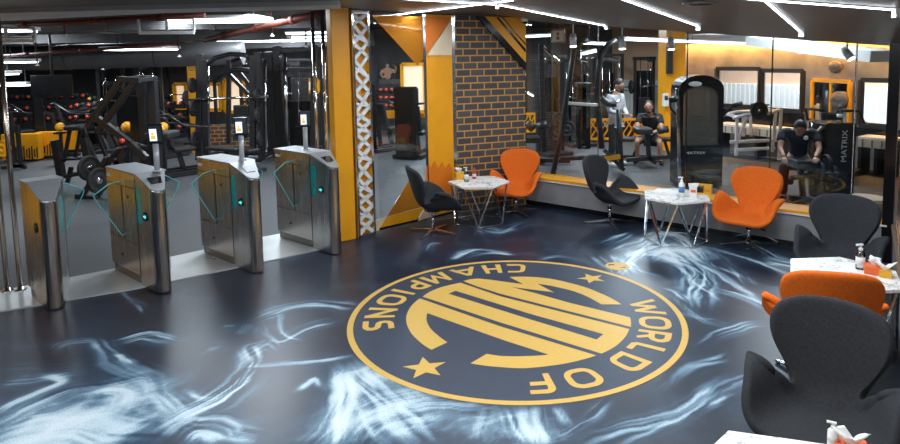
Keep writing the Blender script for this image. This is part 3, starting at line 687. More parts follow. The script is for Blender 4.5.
# ------------------------------------------------------------------ turnstiles
def arc_nose():
    pts = []
    c = (.068, .068); r = .068
    for k in range(9):
        a = PI+k*PI*1.0/8*.94
        pts.append((c[0]+r*math.cos(a), c[1]+r*math.sin(a)))
    return pts
def turnstile(loc, rotz, label, length=1.15, left=True, right=True, term=None, panel='dark', arrow=True):
    t = thing('turnstile', label, 'turnstile', loc, rotz, 'steel speed gates at the entrance')
    W = .30; YF = .40; zt = lambda x, y: 1.015+.125*min(1, max(0, (y-.0)/YF))
    front = [(0, YF)] + arc_nose() + [(W-.01, YF)]
    mb = MB(); mb.prism(front, .012, lambda x, y: zt(x, y)-.012); mb.build('front_column', M_steel, t, .004)
    nose = [(.068+r*math.cos(a), .068+r*math.sin(a)) for r, rng in ((.0705, range(9)), (.060, range(8, -1, -1))) for a in [PI*1.12+k*PI*.86/8 for k in rng]]
    mb = MB(); mb.prism(nose, .014, lambda x, y: zt(x, y)-.03); mb.build('nose_trim', M_brass, t)
    mb = MB(); mb.prism([(0.004, YF+.004), (W-.004, YF+.004), (W-.004, length), (.004, length)], .10, 1.125)
    mb.build('cabinet', M_steel, t, .004)
    mb = MB(); mb.prism([(.02, YF), (W-.02, YF), (W-.02, length-.02), (.02, length-.02)], .012, .10); mb.build('plinth', M_steel_dark, t)
    mb = MB(); mb.prism([(-.004, YF), (W+.004, YF), (W+.004, length+.004), (-.004, length+.004)], 1.125, 1.142); mb.build('top_plate', M_lid, t, .003)
    mb = MB(); mb.prism(front, lambda x, y: zt(x, y)-.011, lambda x, y: zt(x, y)+.001); mb.build('sloping_lid', M_lid, t)
    # scanner window on the sloping lid
    dz = .125/YF
    mp = {'dark': M_blackgl, 'light': M_plategrey}.get(panel)
    if panel:
        mb = MB(); mb.slab([(x, y, 1.016+dz*y+.003) for x, y in ((.05, .14), (.15, .14), (.19, .27), (.06, .27))], .006); mb.build('scanner_window', mp, t)
    # seam lines and service lock
    if length > .8:
        mb = MB()
        mb.box((-.001, (YF+length)/2, .985), (.006, length-YF-.02, .006)); mb.box((-.001, (YF+length)/2, .42), (.006, length-YF-.02, .006)); mb.box((-.001, YF+.006, .6), (.006, .006, 1.0))
        mb.box((-.001, .76, .70), (.006, .010, .56)); mb.build('seam', M_steel_dark, t)
        mb = MB(); mb.cyl((-.004, .86, .24), (.002, .86, .24), .012); mb.build('lock', M_blackgl, t); mb = MB(); mb.cyl((-.004, .62, .88), (.002, .62, .88), .012); mb.build('lock', M_blackgl, t)
        mb = MB(); mb.box((-.002, length-.08, 1.06), (.006, .09, .03)); mb.build('status_sticker', M_white, t)
    # icon disc
    mb = MB(); mb.lathe([(0, -.006), (.048, -.006), (.05, .002), (0, .002)], (0, .20, .74), 24, 'x'); d = mb.build('indicator', M_blackgl, t)
    if arrow:
        mb = MB(); x = -.009
        mb.slab([(x, .23, .733), (x, .20, .733), (x, .20, .722), (x, .175, .74), (x, .20, .758), (x, .20, .747), (x, .23, .747)], .004)
        mb.build('lit_arrow', M_teal, d)
    # teal panels painted as the glass flaps' reflection on the steel sides
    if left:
        mb = MB(); mb.box((-.001, .345, .83), (.005, .085, .36)); mb.build('teal_reflection', M_tealreflect, t)
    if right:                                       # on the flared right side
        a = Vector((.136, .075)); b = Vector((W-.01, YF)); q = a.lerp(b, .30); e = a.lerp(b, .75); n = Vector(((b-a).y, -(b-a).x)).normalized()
        mb = MB(); mb.prism([q+n*.001, e+n*.001, e+n*.005, q+n*.005], .66, .98); mb.build('teal_reflection', M_tealreflect, t)
    # glass flaps with bright edges
    for on, sx, x0 in ((left, -1, 0.), (right, 1, W)):
        if not on: continue
        y = .72
        pts = [(x0, y, 1.04), (x0+sx*.13, y, 1.02), (x0+sx*.27, y, .93), (x0+sx*.255, y, .88), (x0+sx*.05, y, .50), (x0+sx*.03, y, .47), (x0, y, .49)]
        mb = MB(); mb.slab(pts, .010); fl_ = mb.build('glass_flap', M_flap, t)
        mb = MB(); mb.tube(pts, .0045, 6); mb.build('flap_edge', M_tealedge, fl_)
    if term:
        x, y = term
        mb = MB(); mb.cyl((x, y, 1.14), (x, y, 1.42), .027); mb.lathe([(0, 1.140), (.042, 1.140), (.042, 1.152), (.02, 1.156)], (x, y, 0), 20); mb.build('terminal_post', M_silver, t)
        R = Matrix.Rotation(math.radians(-35), 3, 'Z') @ Matrix.Rotation(math.radians(12), 3, 'X')
        c = Vector((x, y-.01, 1.515))
        mb = MB(); mb.box(c, (.135, .028, .215), R); tm = mb.build('face_terminal', M_blackgl, t, .006)
        mb = MB(); mb.box(c+R @ Vector((0, -.0155, .012)), (.118, .002, .168), R) ; mb.build('terminal_glass', M_steel_dark, tm)
        mb = MB(); mb.box(c+R @ Vector((-.018, -.0175, .0)), (.066, .002, .125), R); mb.build('terminal_screen', M_screen, tm)
        mb = MB(); mb.ball(c+R @ Vector((-.018, -.019, .014)), .018, squash=(1, .15, 1.1)); mb.box(c+R @ Vector((-.018, -.0195, -.026)), (.044, .002, .034), R); mb.build('screen_picture', M_screenface, tm)
    return t
RT = math.radians(50)
N1 = P(49.5, 312.); N2 = P(159.5, 295.6); N3 = P(254.8, 274.6); N4 = P(334.3, 255.8)
turnstile(N1, RT, 'leftmost steel turnstile, short with a dark round button and copper-toned side beside the two poles', .62, False, True, None, None, False)
turnstile(N2, RT, 'second steel turnstile from left, topped by a face terminal and black scanner window', 1.15, True, True, (.20, .36), 'dark')
turnstile(N3, RT, 'third steel turnstile from left, with a pale square scanner plate on its lid', 1.15, True, True, (.17, .45), 'light')
turnstile(N4, RT, 'rightmost steel turnstile with green arrow light, next to the amber pillar', 1.15, True, True, (.17, .72), 'dark')
# poles
def pole(loc, z1, label, group, m):
    t = thing('floor_pole', label, 'pole', loc, 0, group)
    mb = MB(); mb.cyl((0, 0, .012), (0, 0, z1), .022); mb.build('tube', m, t)
    mb = MB(); mb.lathe([(0, .012), (.055, .012), (.055, .02), (.03, .026), (.026, .05), (0, .05)], (0, 0, 0), 24); mb.build('flange', M_chrome, t)
pole(P(7.5, 291, .012).to_2d().to_3d(), 2.84, 'floor-to-ceiling steel pole left of the first turnstile, the outer of the pair', 'steel poles', M_brass)
pole(P(20.5, 290, .012).to_2d().to_3d(), 2.84, 'floor-to-ceiling steel pole nearest to the first turnstile', 'steel poles', M_brass)
pole((-2.128, 8.05, 0), 2.84, 'slim chrome pole behind the last turnstile, the farther of two', 'steel poles', M_chrome)
pole((-1.965, 7.90, 0), 2.84, 'slim chrome pole touching the amber pillar edge', 'steel poles', M_chrome)

# ------------------------------------------------------------------ swan chairs
def swan_shell():
    key = [(0, -.275), (.14, -.275), (.26, -.255), (.345, -.212), (.415, -.15), (.468, -.055), (.498, .05), (.502, .14), (.478, .215), (.425, .262), (.36, .274), (.298, .254), (.245, .232), (.208, .236),
           (.185, .262), (.19, .315), (.235, .40), (.282, .48), (.308, .56), (.303, .635), (.268, .695), (.20, .735), (.11, .757), (0, .765)]
    key = [Vector(k) for k in key]
    def cr(p0, p1, p2, p3, t): return .5*((2*p1)+(p2-p0)*t+(2*p0-5*p1+4*p2-p3)*t*t+(3*p1-p0-3*p2+p3)*t**3)
    out = []
    ext = [Vector((-key[1].x, key[1].y))]+key+[Vector((-key[-2].x, key[-2].y))]
    for i in range(1, len(ext)-2):
        for k in range(3): out.append(cr(ext[i-1], ext[i], ext[i+1], ext[i+2], k/3))
    out.append(key[-1])
    loop = out+[Vector((-p.x, p.y)) for p in reversed(out[1:-1])]
    n = len(loop); c = Vector((0, .07)); R = 12
    V0, RB, TH = .10, .17, math.radians(74)
    def spine(v):
        if v < -.16:
            q = v+.16; return Vector((0, v, -.9*q*q-0)), Vector((0, .0-1.8*q*-1*0, 1)).normalized()
        if v <= V0: return Vector((0, v, 0)), Vector((0, 0, 1))
        a = (v-V0)/RB
        if a < TH: return Vector((0, V0+RB*math.sin(a), RB*(1-math.cos(a)))), Vector((0, -math.sin(a), math.cos(a)))
        d = v-V0-RB*TH; return Vector((0, V0+RB*math.sin(TH)+d*math.cos(TH), RB*(1-math.cos(TH))+d*math.sin(TH))), Vector((0, -math.sin(TH), math.cos(TH)))
    def ss(a, b, x): x = min(1, max(0, (x-a)/(b-a))); return x*x*(3-2*x)
    def bend(u, v):
        sp, n = spine(v); s = abs(u); sg = 1 if u >= 0 else -1
        w = 1-ss(.17, .36, v)
        # arm: flat, curving up, then flaring outwards again at the tip
        U0 = min(.19, max(.03, .10-.35*(v-.08))); TA = math.radians(66); LA, LH, LB = .165, .085, .13; X = H = 0.; n_ = 48
        for k in range(n_):
            x = s*(k+.5)/n_-U0
            if x <= 0: a = 0.
            elif x < LA: a = TA*x/LA
            elif x < LA+LH: a = TA
            else: a = TA-(TA-math.radians(14))*min(1., (x-LA-LH)/LB)
            X += math.cos(a)*s/n_; H += math.sin(a)*s/n_
        RW = .62; X2, H2 = RW*math.sin(s/RW), RW*(1-math.cos(s/RW))
        X = X*w+X2*(1-w); H = H*w+H2*(1-w)
        return sp+Vector((sg*X, 0, 0))+n*(H+.10*s*s*w*0)
    vs = [bend(c.x, c.y)]; fs = []
    for r in range(1, R+1):
        t = (r/R)**.85
        for p in loop:
            q = c+(p-c)*t; vs.append(bend(q.x, q.y))
    for k in range(n): fs.append((0, 1+k, 1+(k+1) % n))
    for r in range(R-1):
        for k in range(n):
            a = 1+r*n+k; b = 1+r*n+(k+1) % n; fs.append((a, a+n, b+n, b))
    return vs, fs
SHV, SHF = swan_shell()
def make_chair(label, m, loc, rotz, sc_=1., group='swivel armchairs around the marble tables'):
    t = thing('swivel_armchair', label, 'armchair', loc, rotz, group)
    me = bpy.data.meshes.new('shell'); me.from_pydata([v+Vector((0, -.045, .335)) for v in SHV], [], SHF)
    for p in me.polygons: p.use_smooth = True
    me.materials.append(m)
    o = bpy.data.objects.new('shell', me); COL.objects.link(o); o.parent = t
    so = o.modifiers.new('thickness', 'SOLIDIFY'); so.thickness = .052; so.offset = 0
    sb = o.modifiers.new('soft', 'SUBSURF'); sb.levels = 1; sb.render_levels = 1
    # welt seam down the back
    mb = MB(); mb.cyl((0, .02, .035), (0, .02, .25), .020); mb.cyl((0, .02, .19), (0, .02, .305), .030); mb.build('column', M_chrome, t)
    mb = MB(); mb.lathe([(0, .265), (.11, .285), (.12, .308), (0, .308)], (0, .02, 0), 20); mb.build('seat_plate', M_black, t)
    mb = MB()
    for k in range(4):
        a = PI/4*1+k*PI/2; d = Vector((math.cos(a), math.sin(a), 0)); n = Vector((-d.y, d.x, 0)); c = Vector((0, .02, 0))
        pr = [(c+d*.02+n*.028, .048), (c+d*.34+n*.014, .022), (c+d*.34-n*.014, .022), (c+d*.02-n*.028, .048)]
        vs = [Vector((p.x, p.y, z)) for p, z in pr]+[Vector((p.x, p.y, z-(.022 if i in (0, 3) else .012))) for i, (p, z) in enumerate(pr)]
        mb._faces(vs, [(0, 1, 2, 3), (7, 6, 5, 4), (0, 4, 5, 1), (1, 5, 6, 2), (2, 6, 7, 3), (3, 7, 4, 0)])
        mb.cyl(c+d*.325+Vector((0, 0, 0)), c+d*.325+Vector((0, 0, .014)), .013)
    mb.build('star_base', M_chrome, t)
    mb = MB(); mb.tube([(.02, -.01, .262), (.10, -.03, .25), (.17, -.04, .235)], .007); mb.tube([(.16, -.038, .237), (.205, -.045, .228)], .011); mb.build('lever', M_black, t)
    return t
chairs = [
 ('charcoal swivel armchair in profile beside the glass screen, left of the corner table', M_greyfab, (-.62, 7.90), (.80, .28)),
 ('orange swivel armchair in the corner against the brick wall', M_orfab, (.47, 8.83), (-.32, -.9)),
 ('charcoal swivel armchair by the amber sill, left of the table with the folded papers', M_greyfab, (1.71, 8.23), (.72, -.62)),
 ('orange swivel armchair facing forward in front of the glass partition and sill', M_orfab, (3.08, 7.15), (-.66, -.72)),
 ('charcoal swivel armchair in the right-hand corner behind the second marble table', M_greyfab, (3.27, 5.63), (-.60, -.8)),
 ('orange swivel armchair seen from behind, back to back with the nearest charcoal chair', M_orfab, (2.28, 4.10), (.25, .8)),
 ('large charcoal swivel armchair nearest the camera at the right edge', M_greyfab, (1.74, 3.10), (-.58, -.82)),
]
for lab, m, loc, fc in chairs: make_chair(lab, m, (loc[0], loc[1], 0), face_to(*fc))

# ------------------------------------------------------------------ marble tables
def table(loc, rotz, label, half_w=.42, half_d=.375):
    t = thing('side_table', label, 'table', (loc[0], loc[1], 0), rotz, 'hexagonal marble tables on chrome frames')
    H = .56
    hexa = [(half_w*math.cos(a)*1.0, half_d*math.sin(a)*1.12) for a in [PI/6*0+k*PI/3 for k in range(6)]]
    mb = MB(); mb.prism(hexa, H-.026, H); mb.build('marble_top', M_marble, t, .004)
    top = [Vector((x*.90, y*.90, H-.035)) for x, y in hexa]
    bot = [Vector((half_w*.86*math.cos(a), half_d*.96*math.sin(a), .012)) for a in [PI/6+k*PI/3 for k in range(6)]]
    mb = MB()
    for k in range(6): mb.bar(top[k], top[(k+1) % 6], .018)
    mb.build('top_frame', M_chrome, t)
    mb = MB()
    for k in range(6): mb.bar(bot[k], bot[(k+1) % 6], .018)
    mb.build('base_frame', M_chrome, t)
    for k in range(6):
        mb = MB(); mb.bar(top[k], bot[k], .018); mb.build('leg', M_chrome, t)
        mb = MB(); mb.bar(top[k], bot[(k-1) % 6], .018); mb.build('leg', M_chrome, t)
    return t
TA = (-.05, 8.38); TB = (2.31, 7.38); TC = (2.745, 4.66); TD = (1.19, 2.27)
table(TA, math.radians(-2), 'white marble table on crossed chrome rods in the brick-wall corner', .42, .375)
table(TB, math.radians(16), 'white marble table on crossed chrome rods carrying folded papers, before the amber sill', .42, .375)
table(TC, math.radians(4), 'white marble table partly hidden behind the orange chair seen from behind', .42, .375)
table(TD, math.radians(44), 'white marble table cut off by the bottom edge, nearest the camera', .42, .375)
TH_ = .5605
def pump_bottle(loc, label, h=.17, r=.03, body=None, lab=None):
    t = thing('pump_bottle', label, 'bottle', (loc[0], loc[1], TH_), random.uniform(-.6, .6), 'sanitiser bottles on the tables')
    mb = MB(); mb.lathe([(0, 0), (r, 0), (r*1.03, h*.1), (r, h*.62), (r*.6, h*.72), (r*.42, h*.74), (0, h*.74)], seg=20); mb.build('body', body or M_clear, t)
    mb = MB(); mb.lathe([(0, h*.73), (r*.48, h*.73), (r*.48, h*.83), (r*.2, h*.84), (r*.2, h*.94), (0, h*.94)], seg=16); mb.box((-r*.35, 0, h*.965), (r*1.7, r*.55, h*.06)); mb.build('pump', M_whitepl, t)
    mb = MB(); mb.lathe([(r*1.035, h*.2), (r*1.045, h*.2), (r*1.02, h*.5), (r*1.01, h*.5)], seg=20); mb.build('label_band', lab or M_white, t)
    return t
def tissue_box(loc, label, rot, m, size=(.12, .12, .09)):
    t = thing('napkin_box', label, 'napkin box', (loc[0], loc[1], TH_), rot, 'napkin boxes on the tables')
    mb = MB(); mb.prism([(-size[0]/2, -size[1]/2), (size[0]/2, -size[1]/2), (size[0]/2, size[1]/2), (-size[0]/2, size[1]/2)], 0, size[2]); mb.build('box', m, t, .004)
    rng = random.Random(int(loc[0]*1000)); mb = MB(); S = 16; z0 = size[2]*.93; vs = []; fs = []; ph = rng.uniform(0, 6)
    for r, z, wr, wz in ((.012, 0, 0, 0), (.022, .018, .006, .004), (.034, .036, .016, .010), (.042, .050, .024, .016), (.030, .046, .018, .014), (.012, .022, .004, .004), (.0, .010, 0, 0)):
        for k in range(S):
            a = 2*PI*k/S; q = math.sin(2*a+ph)+.5*math.sin(5*a+2*ph); rr = max(.0005, r+wr*q*.6); vs.append((rr*1.25*math.cos(a), rr*.75*math.sin(a), z0+z+wz*(q+.4*math.cos(3*a))))
    for i in range(6):
        for k in range(S): fs.append((i*S+k, i*S+(k+1) % S, (i+1)*S+(k+1) % S, (i+1)*S+k))
    mb._faces([Vector(v) for v in vs], fs, True)
    mb.build('tissue', M_paper, t)
    return t
def P56(x, y): return P(x, y, .56)
q = P56(459, 179); tissue_box((q.x, q.y), 'amber and white napkin box on the brick-corner table', .4, M_ambercard, (.12, .11, .10))
q = P56(465, 181); pump_bottle((q.x+.02, q.y-.05), 'clear pump bottle between napkin box and red bottle, brick-corner table', .20)
def sauce(loc, label, m):
    t = thing('sauce_bottle', label, 'bottle', (loc[0], loc[1], TH_), 0)
    mb = MB(); mb.lathe([(0, 0), (.026, 0), (.026, .09), (.016, .115), (.012, .13), (0, .13)], seg=18); mb.build('body', m, t)
    mb = MB(); mb.lathe([(.0265, .03), (.0275, .03), (.0275, .07), (.0265, .07)], seg=18); mb.build('label_band', M_white, t)
    mb = MB(); mb.lathe([(0, .128), (.014, .128), (.012, .15), (0, .155)], seg=14); mb.build('cap', M_red, t)
q = P56(470, 178.5); sauce((q.x+.06, q.y-.02), 'small red bottle with white band on the brick-corner table', M_red)
# table B
q = P56(667, 193)
pp = thing('folded_papers', 'stack of white papers lying on the table before the amber sill', 'papers', (q.x, q.y, TH_), -.55)
mb = MB(); mb.box((0, 0, .009), (.30, .20, .018)); mb.build('sheet', M_paper, pp)
mb = MB(); mb.box((.012, .006, .023), (.29, .19, .010), Matrix.Rotation(.06, 3, 'Z')); mb.build('sheet', M_paper, pp)
q = P56(681.5, 196); pump_bottle((q.x, q.y), 'white pump bottle with blue print beside the folded papers', .23, .034, M_whitepl, mat('blue_label', (.08, .22, .5), .4))
q = P56(693, 197)
nh = thing('napkin_holder', 'white napkin holder with an orange badge on the table with papers', 'napkin holder', (q.x, q.y, TH_), -.3)
mb = MB(); mb.box((0, 0, .065), (.085, .055, .13)); mb.build('holder', M_whitepl, nh, .004)
mb = MB(); mb.box((0, -.029, .075), (.055, .003, .032)); mb.build('badge', M_redor, nh)
mb = MB(); mb.slab([(-.05, 0, .125), (.05, 0, .125), (.062, .01, .165), (-.055, -.01, .16)], .02); mb.build('napkin', M_paper, nh)
q = P56(702, 193.5)
sb_ = thing('wooden_caddy', 'small amber wooden caddy with black insert behind the napkin holder', 'caddy', (q.x, q.y, TH_), -.5)
mb = MB(); mb.box((0, 0, .008), (.22, .11, .016)); mb.box((-.104, 0, .06), (.012, .11, .10)); mb.box((.104, 0, .06), (.012, .11, .10)); mb.box((0, .05, .06), (.2, .01, .10)); mb.build('tray', M_ambercard, sb_)
mb = MB(); mb.box((-.03, 0, .05), (.09, .08, .07)); mb.build('insert', M_blackgl, sb_)
# table C
q = P56(860, 269); pump_bottle((q.x, q.y), 'clear pump bottle on the table behind the orange chair', .20, .032)
q = P56(870, 272); tissue_box((q.x+.02, q.y-.02), 'red-orange napkin box with white napkins on the table by the mirror', -.5, M_redor, (.14, .12, .06))
q = P56(883, 271); tissue_box((q.x-.06, q.y-.12), 'small amber napkin box at the mirror end of the half-hidden table', -.5, M_ambercard, (.08, .08, .05))
# table D
q = P56(829, 441); pump_bottle((q.x, q.y-.03), 'white pump bottle on the table at the bottom edge', .105, .022, M_whitepl, M_white)
q = P56(845, 445); tissue_box((q.x, q.y-.04), 'red-orange napkin box beside the pump bottle at the bottom edge', -.4, M_redor, (.13, .11, .03))

# ------------------------------------------------------------------ lobby ceiling fittings
def onceil(px, py):
    # intersection with the sloping ceiling
    d = ray(px, py); lo = .3; hi = 80.
    for _ in range(60):
        t = (lo+hi)/2; q = Vector((0, 0, CAM_H))+d*t
        if q.z > zc(q.x, q.y): hi = t
        else: lo = t
    return Vector((0, 0, CAM_H))+d*lo
def led_strip(a, b, label):
    a = Vector(a); b = Vector(b)
    t = thing('led_strip', label, 'strip light', (0, 0, 0), 0, 'LED strips across the dark lobby ceiling')
    n = max(2, int((b-a).length/.5)); pts = []
    mb = MB(); mb2 = MB()
    dz = Vector((0, 0, .012))
    mb.bar(a-dz, b-dz, .013, .012); mb.build('diffuser', M_led, t)
    mb2.bar(a-dz*.4, b-dz*.4, .018, .008); mb2.build('profile', M_white, t)
    mb = MB(); mb.box(b-Vector((0, 0, .03)), (.04, .04, .06)); mb.build('end_cap', M_whitepl, t)
    L = bpy.data.lights.new('strip_light', 'AREA'); L.shape = 'RECTANGLE'; L.size = (b-a).length*.98; L.size_y = .012; L.energy = 8.5*(b-a).length; L.color = (.85, .93, 1.)
    o = bpy.data.objects.new('strip_light', L); COL.objects.link(o); dx = (b-a).normalized(); zz = Vector((0, 0, 1)); yy = zz.cross(dx).normalized(); zz = dx.cross(yy)
    c = (a+b)/2-Vector((0, 0, .021)); o.matrix_world = Matrix(((dx.x, yy.x, zz.x, c.x), (dx.y, yy.y, zz.y, c.y), (dx.z, yy.z, zz.z, c.z), (0, 0, 0, 1)))
def zpt(x, y): return Vector((x, y, zc(x, y)))
def ceil_line(x0, y0, x1, y1):    # straight strip on the ceiling through two plan points, split at the fold
    return zpt(x0, y0), zpt(x1, y1)
a = onceil(398, 13.5); b = onceil(500, .8)
d = (b-a).normalized(); led_strip(b+d*2.5, a, 'LED strip running over the glass screen toward the brick wall')
b1 = onceil(606, 25); a1 = onceil(480, 2.5)
a1b = zpt(.2, a1.y+(b1.y-a1.y)*(.2-a1.x)/(b1.x-a1.x))
led_strip(a1b, b1, 'LED strip ending above the standing man, crossing the middle of the ceiling')
d = (a1b-b1); led_strip(a1b+Vector((d.x, d.y, 0)).normalized()*2.2+Vector((0, 0, 0)), a1b, 'short LED strip section joining the middle strip toward the camera side')
b2 = onceil(698, 25); a2 = onceil(640, 4)
d = (a2-b2).normalized(); led_strip(a2+d*1.5, b2, 'LED strip ending above the tall black machine')
b3 = onceil(801, 31); a3 = onceil(772, 5)
d = (a3-b3).normalized(); led_strip(a3+d*1.5, b3, 'LED strip nearest the windows, steep diagonal at upper right')
b4 = onceil(897, 8); a4 = onceil(815, 2)
d = (a4-b4).normalized(); led_strip(a4+d*1.2, b4, 'LED strip crossing the top right corner of the ceiling')
# round ceiling vents
for px, py, lab in ((702, 2.5, 'round flush ceiling diffuser in the dark ceiling'),):
    q = onceil(px, py)
    t = thing('ceiling_diffuser', lab, 'air vent', (q.x, q.y, q.z-.012))
    mb = MB(); mb.lathe([(.10, -.004), (.14, -.004), (.15, .012), (.10, .012)], seg=28); mb.build('ring', M_steel_dark, t)
    mb = MB()
    for r in (.03, .06, .09): mb.lathe([(r, -.002), (r+.012, -.002), (r+.012, .006), (r, .006)], seg=24)
    mb.build('louvre', M_black, t)
# dome camera at the wall corner
q = bw(524.5, 23, .08)
t = thing('dome_camera', 'small white dome security camera above the brick wall edge', 'security camera', (q.x, q.y, q.z))
mb = MB(); mb.lathe([(0, .10), (.055, .10), (.055, .03), (.045, .02), (0, .02)], seg=20); mb.build('housing', M_whitepl, t)
mb = MB(); mb.ball((0, 0, .02), .04, squash=(1, 1, .8)); mb.build('dome', M_blackgl, t)
# ------------------------------------------------------------------ gym machines
G_RACK = 'black racks and towers across the gym'
def plate_mb(mb, c, r, w=.05, axis='x'):
    prof = [(.026, -w/2), (r*.45, -w/2), (r*.5, -w/2+.008), (r*.82, -w/2+.008), (r*.86, -w/2), (r, -w/2+.006), (r, w/2-.006), (r*.86, w/2), (r*.82, w/2-.008), (r*.5, w/2-.008), (r*.45, w/2), (.026, w/2), (.026, -w/2)]
    mb.lathe(prof, c, 28, axis); return mb
def plate(c, r, rotz, label, group):
    t = thing('weight_plate', label, 'weight plate', c, rotz, group)
    mb = MB(); plate_mb(mb, (0, 0, 0), r, .055); mb.build('disc', M_rubber, t)
    mb = MB(); mb.lathe([(.024, -.03), (.05, -.03), (.05, .03), (.024, .03)], (0, 0, 0), 20, 'x'); mb.build('hub', M_chrome, t)
    return t
def power_rack(loc, rz, label, w=1.15, d=1.1, h=2.3, m=None, upright=.075, group=G_RACK, bar=True):
    m = m or M_black
    t = thing('power_rack', label, 'power rack', loc, rz, group)
    for x in (-w/2, w/2):
        for y in (-d/2, d/2):
            mb = MB(); mb.box((x, y, h/2), (upright, upright, h)); mb.build('upright', m, t)
    for x in (-w/2, w/2):
        mb = MB(); mb.bar((x, -d/2, .05), (x, d/2, .05), .07); mb.build('base_rail', m, t)
        mb = MB(); mb.bar((x, -d/2, h-.04), (x, d/2, h-.04), .07); mb.build('top_rail', m, t)
        mb = MB(); mb.bar((x, -d/2, h*.5), (x, d/2, h*.5), .05); mb.build('side_rail', m, t)
    for y in (-d/2, d/2): mb = MB(); mb.bar((-w/2, y, h-.04), (w/2, y, h-.04), .07); mb.build('top_beam', m, t)
    mb = MB(); mb.tube([(-w/2, 0, h-.12), (w/2, 0, h-.12)], .018); mb.build('pull_up_bar', M_chrome, t)
    if bar:
        mb = MB(); mb.tube([(-w*.85, -d/2-.07, h*.56), (w*.85, -d/2-.07, h*.56)], .015); b = mb.build('barbell', M_chrome, t)
        for s_ in (-1, 1): mb = MB(); plate_mb(mb, (s_*w*.72, -d/2-.07, h*.56), .2, .06); mb.build('plate', M_rubber, b)
    return t
def cable_tower(loc, rz, label, w=.55, h=2.2, d=.7, m=None, group=G_RACK, shroud=True):
    m = m or M_black
    t = thing('cable_machine', label, 'cable machine', loc, rz, group)
    for x in (-w/2, w/2):
        mb = MB(); mb.box((x, 0, h/2), (.07, .10, h)); mb.build('upright', m, t)
    mb = MB(); mb.box((0, 0, h-.05), (w+.1, .16, .1)); mb.bar((0, 0, h-.05), (0, -d, h-.12), .06); mb.build('top_beam', m, t)
    mb = MB(); mb.box((0, -.1, .04), (w+.12, d+.1, .07)); mb.build('base', m, t)
    mb = MB()
    for k in range(14): mb.box((0, .0, .12+k*.062), (w*.62, .09, .055))
    st = mb.build('weight_stack', M_steel_dark, t)
    mb = MB(); mb.tube([(-w*.2, 0, .1), (-w*.2, 0, h-.1)], .010, 6); mb.build('guide_rod', M_chrome, t); mb = MB(); mb.tube([(w*.2, 0, .1), (w*.2, 0, h-.1)], .010, 6); mb.build('guide_rod', M_chrome, t)
    if shroud:
        mb = MB(); mb.box((0, .07, h*.42), (w*.95, .02, h*.78)); mb.build('shroud', M_blackgl, t)
    mb = MB(); mb.tube([(0, -d, h-.15), (0, -d, h*.62)], .006, 6); mb.tube([(-.25, -d, h*.60), (-.06, -d, h*.62), (.06, -d, h*.62), (.25, -d, h*.60)], .014, 8); mb.build('pulley_bar', M_chrome, t)
    return t
def seated_machine(loc, rz, label, h=1.6, group='seated weight machines', pad=None):
    pad = pad or M_pad
    t = thing('seated_machine', label, 'weight machine', loc, rz, group)
    mb = MB(); mb.bar((-.3, -.75, .05), (-.3, .5, .05), .08); mb.bar((.3, -.75, .05), (.3, .5, .05), .08); mb.bar((-.35, .48, .05), (.35, .48, .05), .08); mb.bar((0, -.6, .05), (0, .5, .05), .08); mb.build('base', M_black, t)
    mb = MB(); mb.prism([(-.24, .4), (.24, .4), (.24, .62), (-.24, .62)], .05, h); mb.build('weight_tower', M_blackgl, t, .03)
    mb = MB()
    for k in range(12): mb.box((0, .395, .15+k*.075), (.3, .02, .06))
    mb.build('weight_stack', M_steel_dark, t)
    mb = MB(); mb.bar((0, -.25, .05), (0, -.15, .46), .08); mb.bar((0, .1, .05), (0, .22, 1.0), .07); mb.bar((0, .18, .9), (0, .45, 1.1), .06); mb.build('seat_post', M_black, t)
    mb = MB(); mb.box((0, -.22, .5), (.40, .42, .09)); mb.build('seat', pad, t, .03)
    mb = MB(); mb.box((0, .06, .86), (.34, .09, .62), Matrix.Rotation(math.radians(-12), 3, 'X')); mb.build('backrest', pad, t, .03)
    for s in (-1, 1):
        mb = MB(); mb.tube([(s*.1, .25, 1.2), (s*.42, .15, 1.22), (s*.45, -.1, 1.0), (s*.45, -.42, .95)], .026, 8); a = mb.build('press_arm', M_black, t)
        mb = MB(); mb.tube([(s*.45, -.42, .95), (s*.45, -.58, .93)], .02, 8); mb.build('grip', M_rubber, a)
    return t
def bench(loc, rz, label, tilt=0., group='flat and incline benches'):
    t = thing('weight_bench', label, 'bench', loc, rz, group)
    mb = MB(); mb.bar((0, -.55, .07), (0, .6, .07), .07); mb.bar((-.28, -.55, .04), (.28, -.55, .04), .06); mb.bar((-.28, .6, .04), (.28, .6, .04), .06); mb.build('frame', M_black, t)
    mb = MB(); mb.bar((0, -.4, .07), (0, -.3, .4), .06); mb.build('leg', M_black, t); mb = MB(); mb.bar((0, .35, .07), (0, .2, .4), .06); mb.build('leg', M_black, t)
    mb = MB(); mb.box((0, -.38, .45), (.30, .36, .07)); mb.build('seat', M_pad, t, .02)
    c = math.cos(tilt); s_ = math.sin(tilt); mb = MB(); mb.box((0, -.17+.42*c, .45+.42*s_), (.28, .82, .07), Matrix.Rotation(tilt, 3, 'X')); mb.build('backrest', M_pad, t, .02)
    return t
DBP = {}
